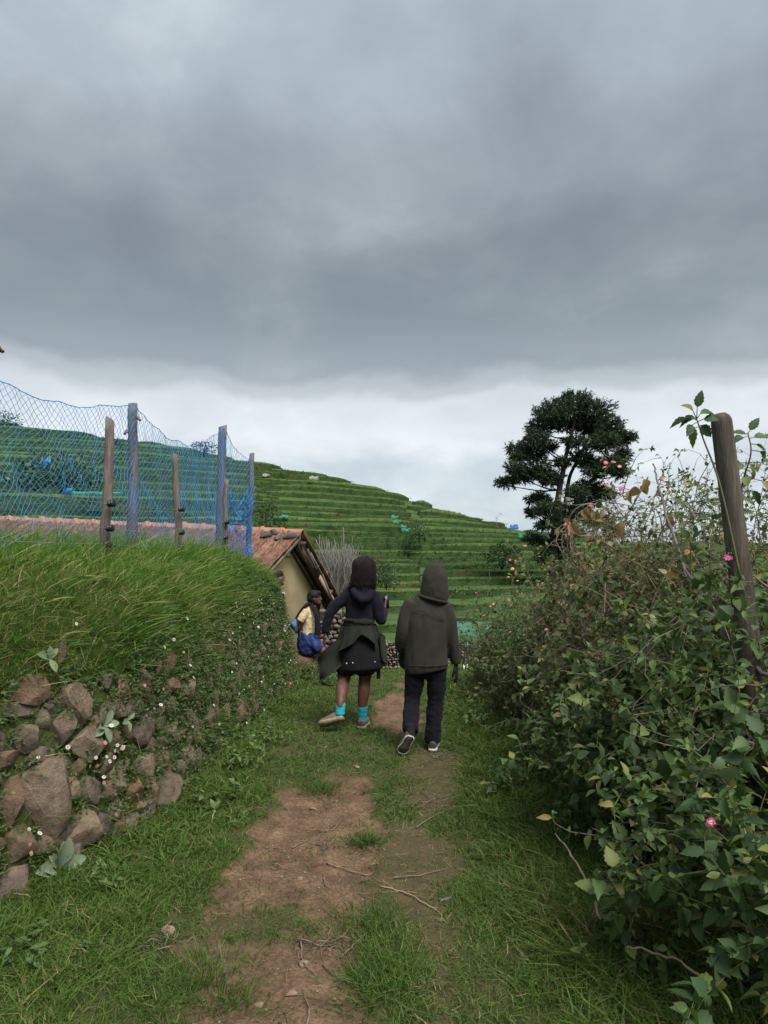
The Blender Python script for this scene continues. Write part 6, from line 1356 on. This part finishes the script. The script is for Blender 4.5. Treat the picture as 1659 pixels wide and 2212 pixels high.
for sx in (-1, 1): pw.add('eye', ell((sx*.027, .122, 1.59), (.011, .01, .007), 2), M_flat('eye3', (.05, .04, .04), .3, .5), wb)
jum = [lo([(-.048, 0, 1.03, .138, .112), (-.046, 0, 1.10, .134, .110), (-.044, 0, 1.22, .142, .112), (-.028, 0, 1.32, .142, .105), (-.012, 0, 1.385, .10, .085), (-.004, 0, 1.43, .066, .066)], 26), lo([(-.125, 0, 1.355, .068), (-.20, -.01, 1.29, .063), (-.325, -.02, 1.17, .053), (-.365, -.015, 1.05, .047), (-.384, -.01, .955, .038)], 16), lo([(.095, 0, 1.325, .068), (.140, -.01, 1.22, .063), (.166, -.01, 1.075, .056), (.188, .07, 1.11, .050), (.205, .155, 1.16, .038)], 16)]
pw.add('jumper', remesh(jum, .010, 5, .008, 8, 11, 15, .012, A(1, 1, .7)), C_KNIT)
hdn = [lo([(-.105, -.10, 1.385, .045, .035), (-.065, -.135, 1.325, .05, .04), (-.010, -.145, 1.285, .055, .042), (.045, -.135, 1.310, .05, .04), (.085, -.10, 1.365, .045, .035)], 14, (0, 1, 0)), lo([(-.01, -.09, 1.40, .085, .05), (-.01, -.12, 1.33, .07, .04), (-.01, -.13, 1.27, .03, .025)])]
pw.add('hood', remesh(hdn, .010, 4, .006, 12, 13), C_KNIT)
# hair: cap plus many hanging locks
hair = [lo([(.0, .0, 1.695, .035, .04), (.0, -.005, 1.675, .072, .078), (.0, -.010, 1.62, .098, .108), (-.002, -.015, 1.56, .104, .108), (-.006, -.022, 1.51, .102, .090), (-.012, -.030, 1.48, .085, .065)], 28, k=5)]
hv, hf = remesh(hair, .009, 3)
keep = ~((hv[hf].mean(1)[:, 1] > .075) & (hv[hf].mean(1)[:, 2] < 1.66)); ho = pw.add('hair', (hv, hf[keep]), M_HAIR)
B = Buf(); Rh = np.random.default_rng(5)
for q in range(900):                                   # locks fall from the crown, over the cap, to the shoulders
    a_ = Rh.uniform(-3.05, -.10); o_ = .118*Rh.uniform(.90, 1.03); z1_ = Rh.uniform(1.60, 1.655); ca_, sa_ = math.cos(a_), math.sin(a_)
    P_ = np.array([(ca_*.025, sa_*.03 + .01, 1.708), (ca_*o_*.62, sa_*o_*.64 - .004, 1.690), (ca_*o_*.95, sa_*o_*.98 - .010, z1_), (ca_*o_*1.02, sa_*o_ - .020, 1.55), (ca_*o_*1.02 - .008 + Rh.normal(0, .007), sa_*o_*.92 - .030, 1.47), (ca_*o_ - .014 + Rh.normal(0, .020), sa_*o_*.85 - .036 + Rh.normal(0, .012), Rh.uniform(1.355, 1.44))])
    Q_ = catmull(P_, 2); V, Fc = tube(Q_, np.linspace(.0040, .0012, len(Q_)), 3); B.add(V, Fc)
V, Fc, T = B.get(); pw.add('hair_strands', (V, Fc), M_HAIR, ho)
# clothes round the hips
sk = [lo([(-.048, 0, 1.06, .132, .11), (-.055, 0, .95, .160, .14), (-.045, 0, .80, .205, .17), (-.030, 0, .66, .232, .185), (-.025, 0, .600, .236, .19)], 30)]
pw.add('skirt', remesh(sk, .011, 3, .012, 5, 17, 12, .012, A(1.3, 1.3, .25)), C_SKIRT)
sh_ = [lo([(-.16, 0, .70, .105, .12), (-.185, 0, .545, .095, .10)], 18), lo([(.0, 0, .70, .11, .12), (.012, 0, .545, .098, .10)], 18), lo([(-.06, 0, .75, .17, .13), (-.07, 0, .62, .17, .13)], 18)]
pw.add('shorts', remesh(sh_, .011, 3), C_BLACK)
# jacket: waist roll and two swinging flaps
wr = [tube(np.stack([-.048 + .144*np.cos(a), .122*np.sin(a), 1.065 + .01*np.sin(2*a)], -1)[:-1].repeat(1, 0), .020, 8, (0, 0, 1)), lo([(-.05, 0, 1.085, .142, .118), (-.052, 0, 1.0, .156, .132), (-.06, 0, .93, .176, .150)], 28)]
jk = pw.add('jacket', remesh(wr, .010, 3, .010, 9, 19, 18, .012, A(1, 1, 2)), C_JACK)
th_ = np.radians(np.linspace(-205, 25, 60)); fz = np.linspace(0, 1, 22)[:, None]; xq = -.05 + .20*np.cos(th_)
bot = np.interp(xq, [-.26, -.20, -.10, -.02, .03, .075, .12, .17], [.74, .78, .86, .955, .915, .85, .70, .62])
rad = .166 + fz*(.070 + .026*np.sin(th_*6 + 2*fz) + .012*np.sin(th_*13 + 1)); P = np.stack([-.052 + rad*np.cos(th_)*1.02, rad*np.sin(th_)*.88 + .0*fz, 1.03*(1-fz) + bot*fz + .0*rad], -1)
V, Fc = sheet_solid(P, .010); pw.add('jacket_flap', (V, Fc), C_JACK, jk)
g, f = np.meshgrid(np.linspace(0, 1, 16), np.linspace(0, 1, 14)); c00, c10, c01, c11 = A(-.17, -.10, .93), A(-.20, -.15, .64), A(-.455, -.10, .715), A(-.425, -.16, .50)
P = (1-g)[..., None]*((1-f)[..., None]*c00 + f[..., None]*c10) + g[..., None]*((1-f)[..., None]*c01 + f[..., None]*c11)
P[..., 1] += .05*np.sin(g*5.5 + f*1.5) - .025*np.sin(f*6 + g*3); P[..., 2] += .03*np.sin(g*3.1)*(1-f); V, Fc = sheet_solid(P, .012); pw.add('jacket_tail', (V, Fc), C_JACK, jk)
g, f = np.meshgrid(np.linspace(0, 1, 10), np.linspace(0, 1, 12)); P = np.stack([.155 + .05*g + .03*f, -.10 + .16*g + .02*np.sin(f*5), .96 - .28*f - .06*g], -1); V, Fc = sheet_solid(P, .014); pw.add('jacket_sleeve', (V, Fc), C_JACK, jk)
P = np.stack([.13 + .03*g + .0*f, -.06 + .03*g, .66 - .17*f], -1); V, Fc = sheet_solid(P, .012); pw.add('jacket_strap', (V, Fc), C_BLACK, jk)
M_METAL = M_flat('snap_metal', (.6, .6, .58), .25, .8)
for px, py in ((748.7, 1433), (762, 1432), (810, 1430)): c = at(px, py, 6.905) - pw.o; pw.add('snap_button', ell(c, (.007, .005, .007), 2), M_METAL, jk)
pw.add('bangle', tube(np.stack([-.355 + .030*np.cos(a), -.03 + .030*np.sin(a)*.5, .925 + .032*np.sin(a)], -1), .005, 6, (0, 1, 0)), M_flat('bangle_metal', (.10, .13, .16), .25, .7))
pw.add('anklet', tube(np.stack([-.222 + .047*np.cos(a), -.225 + .044*np.sin(a), .322 + .006*np.cos(a)], -1), .003, 5, (0, 0, 1)), M_flat('red_thread', (.35, .03, .02), .7))
pw.add('phone', box(A(.215, .225, 1.235), A(.075, .012, .14)), M_BLACKP, smooth=False)
for P in ([(-.222, -.232, .288, .050), (-.224, -.252, .235, .047), (-.226, -.262, .185, .046)], [(-.014, -.008, .205, .049), (-.017, -.004, .13, .045), (-.018, .0, .06, .046)]):
    pw.add('sock', remesh([lo(P, 18)], .008, 2, .005, 30, 21, 40, .006, A(.3, .3, 1.5)), C_SOCK)
for up_, so_ in (foot_shoe((-.185, -.30, .150), (-.430, -.255, .075), (.15, .62, .80), .047, .078, .026), foot_shoe((-.030, -.085, .0), (.012, .170, .0), (0, 0, 1), .047, .072, .024)):
    s_o = pw.add('shoe', remesh([up_], .008, 2), M_SHOEG); pw.add('sole', so_, M_TANS, s_o)
pw.add('laces', tube(catmull(np.array([(.03, .03, .085), (.045, .06, .07), (.05, .10, .05)]), 5), .004, 5), M_RUB)

# --- man leaning by the ochre wall ------------------------------------------------------------
C_SHIRT = cloth('pale_yellow_shirt', (.56, .44, .26)); C_SCARF = cloth('black_scarf', (.014, .013, .014))
def plaid():
    m, t, b = new_mat('blue_plaid', .85, .15); tcn = N(t, 'ShaderNodeTexCoord'); sp_ = N(t, 'ShaderNodeSeparateXYZ'); L(t, tcn.outputs['Object'], sp_.inputs[0])
    f1 = mth(t, 'PINGPONG', mth(t, 'ADD', sp_.outputs['X'], mth(t, 'MULTIPLY', sp_.outputs['Z'], .25)), .055); f2 = mth(t, 'PINGPONG', sp_.outputs['Z'], .055)
    s1 = mth(t, 'GREATER_THAN', f1, .030); s2 = mth(t, 'GREATER_THAN', f2, .032)
    c = mixc(t, mth(t, 'MULTIPLY', s1, .75), (.030, .075, .25), (.035, .018, .018)); c = mixc(t, mth(t, 'MULTIPLY', s2, .55), c, (.012, .03, .12)); L(t, c, b.inputs['Base Color']); return m
zg = -.30; pc = Person('person in a pale yellow shirt and blue plaid wrap leaning by the ochre wall', A(-1.17, 10.9, 0))
body = [lo([(-.02, 0, .36, .10, .13), (.0, 0, .52, .085, .12), (.0, 0, .70, .095, .135), (.01, 0, .82, .07, .12), (.045, 0, .90, .045, .045), (.075, 0, .95, .048, .045)], ref=(1, 0, 0)), ell((.110, 0, 1.005), (.092, .072, .108)), ell((.20, -.012, .99), (.022, .014, .018)), ell((.165, -.005, .94), (.045, .042, .04)), ell((.10, -.072, .995), (.02, .012, .028)), ell((.1, .072, .995), (.02, .012, .028)),
        lo([(-.02, -.145, .82, .046), (-.13, -.175, .64, .038), (-.175, -.06, .52, .028)]), lo([(.0, .145, .82, .046), (-.09, .18, .64, .038), (-.15, .06, .51, .028)]), lo([(.0, -.07, .38, .085), (.17, -.09, .25, .070), (.265, -.09, .17, .056), (.235, -.09, -.05, .048), (.21, -.09, -.24, .036)]), lo([(-.02, .07, .38, .085), (.06, .09, .05, .06), (.03, .09, -.24, .038)]),
        lo([(.20, -.09, -.265, .034, .03), (.30, -.10, -.285, .042, .022), (.38, -.10, -.29, .035, .016)], ref=(0, 1, 0)), lo([(.02, .09, -.265, .034, .03), (.12, .09, -.285, .042, .022), (.19, .09, -.29, .035, .016)], ref=(0, 1, 0))]
body += hand((-.175, -.06, .515), A(.5, .9, -.4), A(-.5, .3, .5), .16, .5, .0085) + hand((-.15, .06, .505), A(.3, -.9, -.3), A(-.5, -.3, .5), .16, .5, .0085)
pb_ = pc.add('body', remesh(body, .012, 3), SK_DARK)
pc.add('eye', ell((.183, -.04, 1.015), (.010, .011, .008), 2), M_flat('eye4', (.04, .03, .03), .3, .5), pb_); pc.add('eye', ell((.190, .028, 1.015), (.010, .011, .008), 2), M_flat('eye5', (.04, .03, .03), .3, .5), pb_)
pc.add('hair', remesh([ell((.093, 0, 1.045), (.105, .085, .085)), ell((.055, 0, 1.00), (.068, .078, .085)), ell((.155, -.01, 1.085), (.05, .06, .035))], .009, 3, .006, 20, 31), M_HAIR)
pc.add('beard', remesh([ell((.150, -.004, .925), (.048, .050, .030)), ell((.12, -.055, .945), (.025, .016, .032)), ell((.195, -.008, .962), (.014, .03, .008))], .007, 2), M_HAIR)
pc.add('shirt', remesh([lo([(-.01, 0, .44, .125, .155), (.0, 0, .52, .115, .15), (.005, 0, .66, .112, .155), (.005, 0, .78, .100, .158), (.02, 0, .85, .07, .11), (.045, 0, .895, .052, .058)], 24), lo([(-.01, -.13, .82, .062), (-.06, -.165, .73, .062), (-.10, -.18, .675, .060)]), lo([(.0, .13, .82, .062), (-.04, .165, .73, .062), (-.075, .18, .68, .060)])], .010, 4, .008, 9, 33, 18, .014), C_SHIRT)
pc.add('collar', tube(np.stack([.048 + .062*np.cos(a), .064*np.sin(a), .895 + .02*np.cos(a+3.14)], -1), .013, 8, (0, 0, 1)), C_SHIRT)
pc.add('wrap', remesh([lo([(-.015, 0, .475, .128, .158), (-.015, 0, .40, .150, .165), (.0, 0, .28, .165, .165), (.02, .0, .17, .15, .15)], 24), lo([(.0, -.05, .40, .115, .12), (.10, -.08, .31, .105, .115), (.20, -.09, .235, .085, .10)], 20)], .010, 4, .010, 9, 35, 18, .014), plaid())
P = catmull(np.array([(-.20, -.15, .58), (-.16, -.16, .70), (-.09, -.15, .82), (-.02, -.12, .90), (.02, -.06, .925), (.05, .0, .905)]), 6); pc.add('scarf', remesh([tube(P, .045, 12, (0, 1, 0), .022), tube(catmull(np.array([(.05, -.05, .91), (.10, -.12, .86), (.145, -.16, .76), (.165, -.17, .60), (.170, -.17, .46)]), 6), np.linspace(.035, .052, 25), 12, (1, 0, 0), .020)], .010, 3, .006, 14, 37), C_SCARF)

# --- man at the house corner ------------------------------------------------------------------
pdn = Person('person in a dark shirt standing half hidden at the house corner', A(-1.62, 10.62, -.32), math.radians(-55))
body = [lo([(0, 0, .85, .14, .10), (0, 0, 1.05, .125, .09), (0, 0, 1.28, .15, .095), (0, 0, 1.42, .11, .08), (0, .01, 1.50, .048, .05), (0, .02, 1.56, .05, .055)]), ell((0, .04, 1.645), (.074, .094, .11)), ell((0, .135, 1.63), (.015, .022, .02)), ell((-.076, .04, 1.635), (.012, .02, .028)), ell((.076, .04, 1.635), (.012, .02, .028)), lo([(-.17, 0, 1.40, .046), (-.20, 0, 1.12, .038), (-.18, .12, .92, .03)]), lo([(.17, 0, 1.40, .046), (.20, 0, 1.12, .038), (.18, .12, .92, .03)]), lo([(-.09, 0, .90, .085), (-.10, 0, .48, .056), (-.10, 0, .06, .04)]), lo([(.09, 0, .90, .085), (.10, 0, .48, .056), (.10, 0, .06, .04)]), lo([(-.10, 0, .03, .035, .03), (-.10, .16, .02, .04, .02)]), lo([(.10, 0, .03, .035, .03), (.10, .16, .02, .04, .02)])]
body += hand((-.18, .12, .92), A(0, .2, -1), A(1, .2, 0), .17, .3) + hand((.18, .12, .92), A(0, .2, -1), A(-1, .2, 0), .17, .3)
bd = pdn.add('body', remesh(body, .011, 3), SK_BROWN)
for sx in (-1, 1): pdn.add('eye', ell((sx*.03, .122, 1.655), (.012, .010, .008), 2), M_flat('eye6', (.03, .025, .025), .3, .5), bd); pdn.add('eyebrow', ell((sx*.03, .128, 1.675), (.02, .008, .005), 2), M_HAIR, bd)
pdn.add('hair', remesh([ell((0, .025, 1.70), (.085, .10, .07)), ell((0, -.02, 1.65), (.08, .075, .085))], .009, 3, .006, 20, 41), M_HAIR); pdn.add('beard', remesh([ell((0, .085, 1.555), (.052, .05, .03)), ell((0, .130, 1.598), (.032, .012, .008))], .007, 2), M_HAIR)
pdn.add('shirt', remesh([lo([(0, 0, .82, .16, .125), (0, 0, 1.05, .15, .115), (0, 0, 1.28, .17, .115), (0, 0, 1.42, .12, .09), (0, 0, 1.49, .062, .06)], 22), lo([(-.155, 0, 1.40, .064), (-.20, 0, 1.15, .056), (-.18, .10, .96, .045)]), lo([(.155, 0, 1.40, .064), (.20, 0, 1.15, .056), (.18, .10, .96, .045)])], .011, 4, .008, 9, 43), M_noise('dark_print_shirt', [(.45, (.012, .010, .012)), (.55, (.05, .02, .025)), (.68, (.16, .14, .14))], 22, .85, bs=0))
pdn.add('trousers', remesh([lo([(0, 0, .95, .15, .115), (0, 0, .82, .16, .12)]), lo([(-.085, 0, .88, .10), (-.10, 0, .48, .072), (-.10, 0, .10, .06)]), lo([(.085, 0, .88, .10), (.10, 0, .48, .072), (.10, 0, .10, .06)])], .011, 4), C_NAVY)
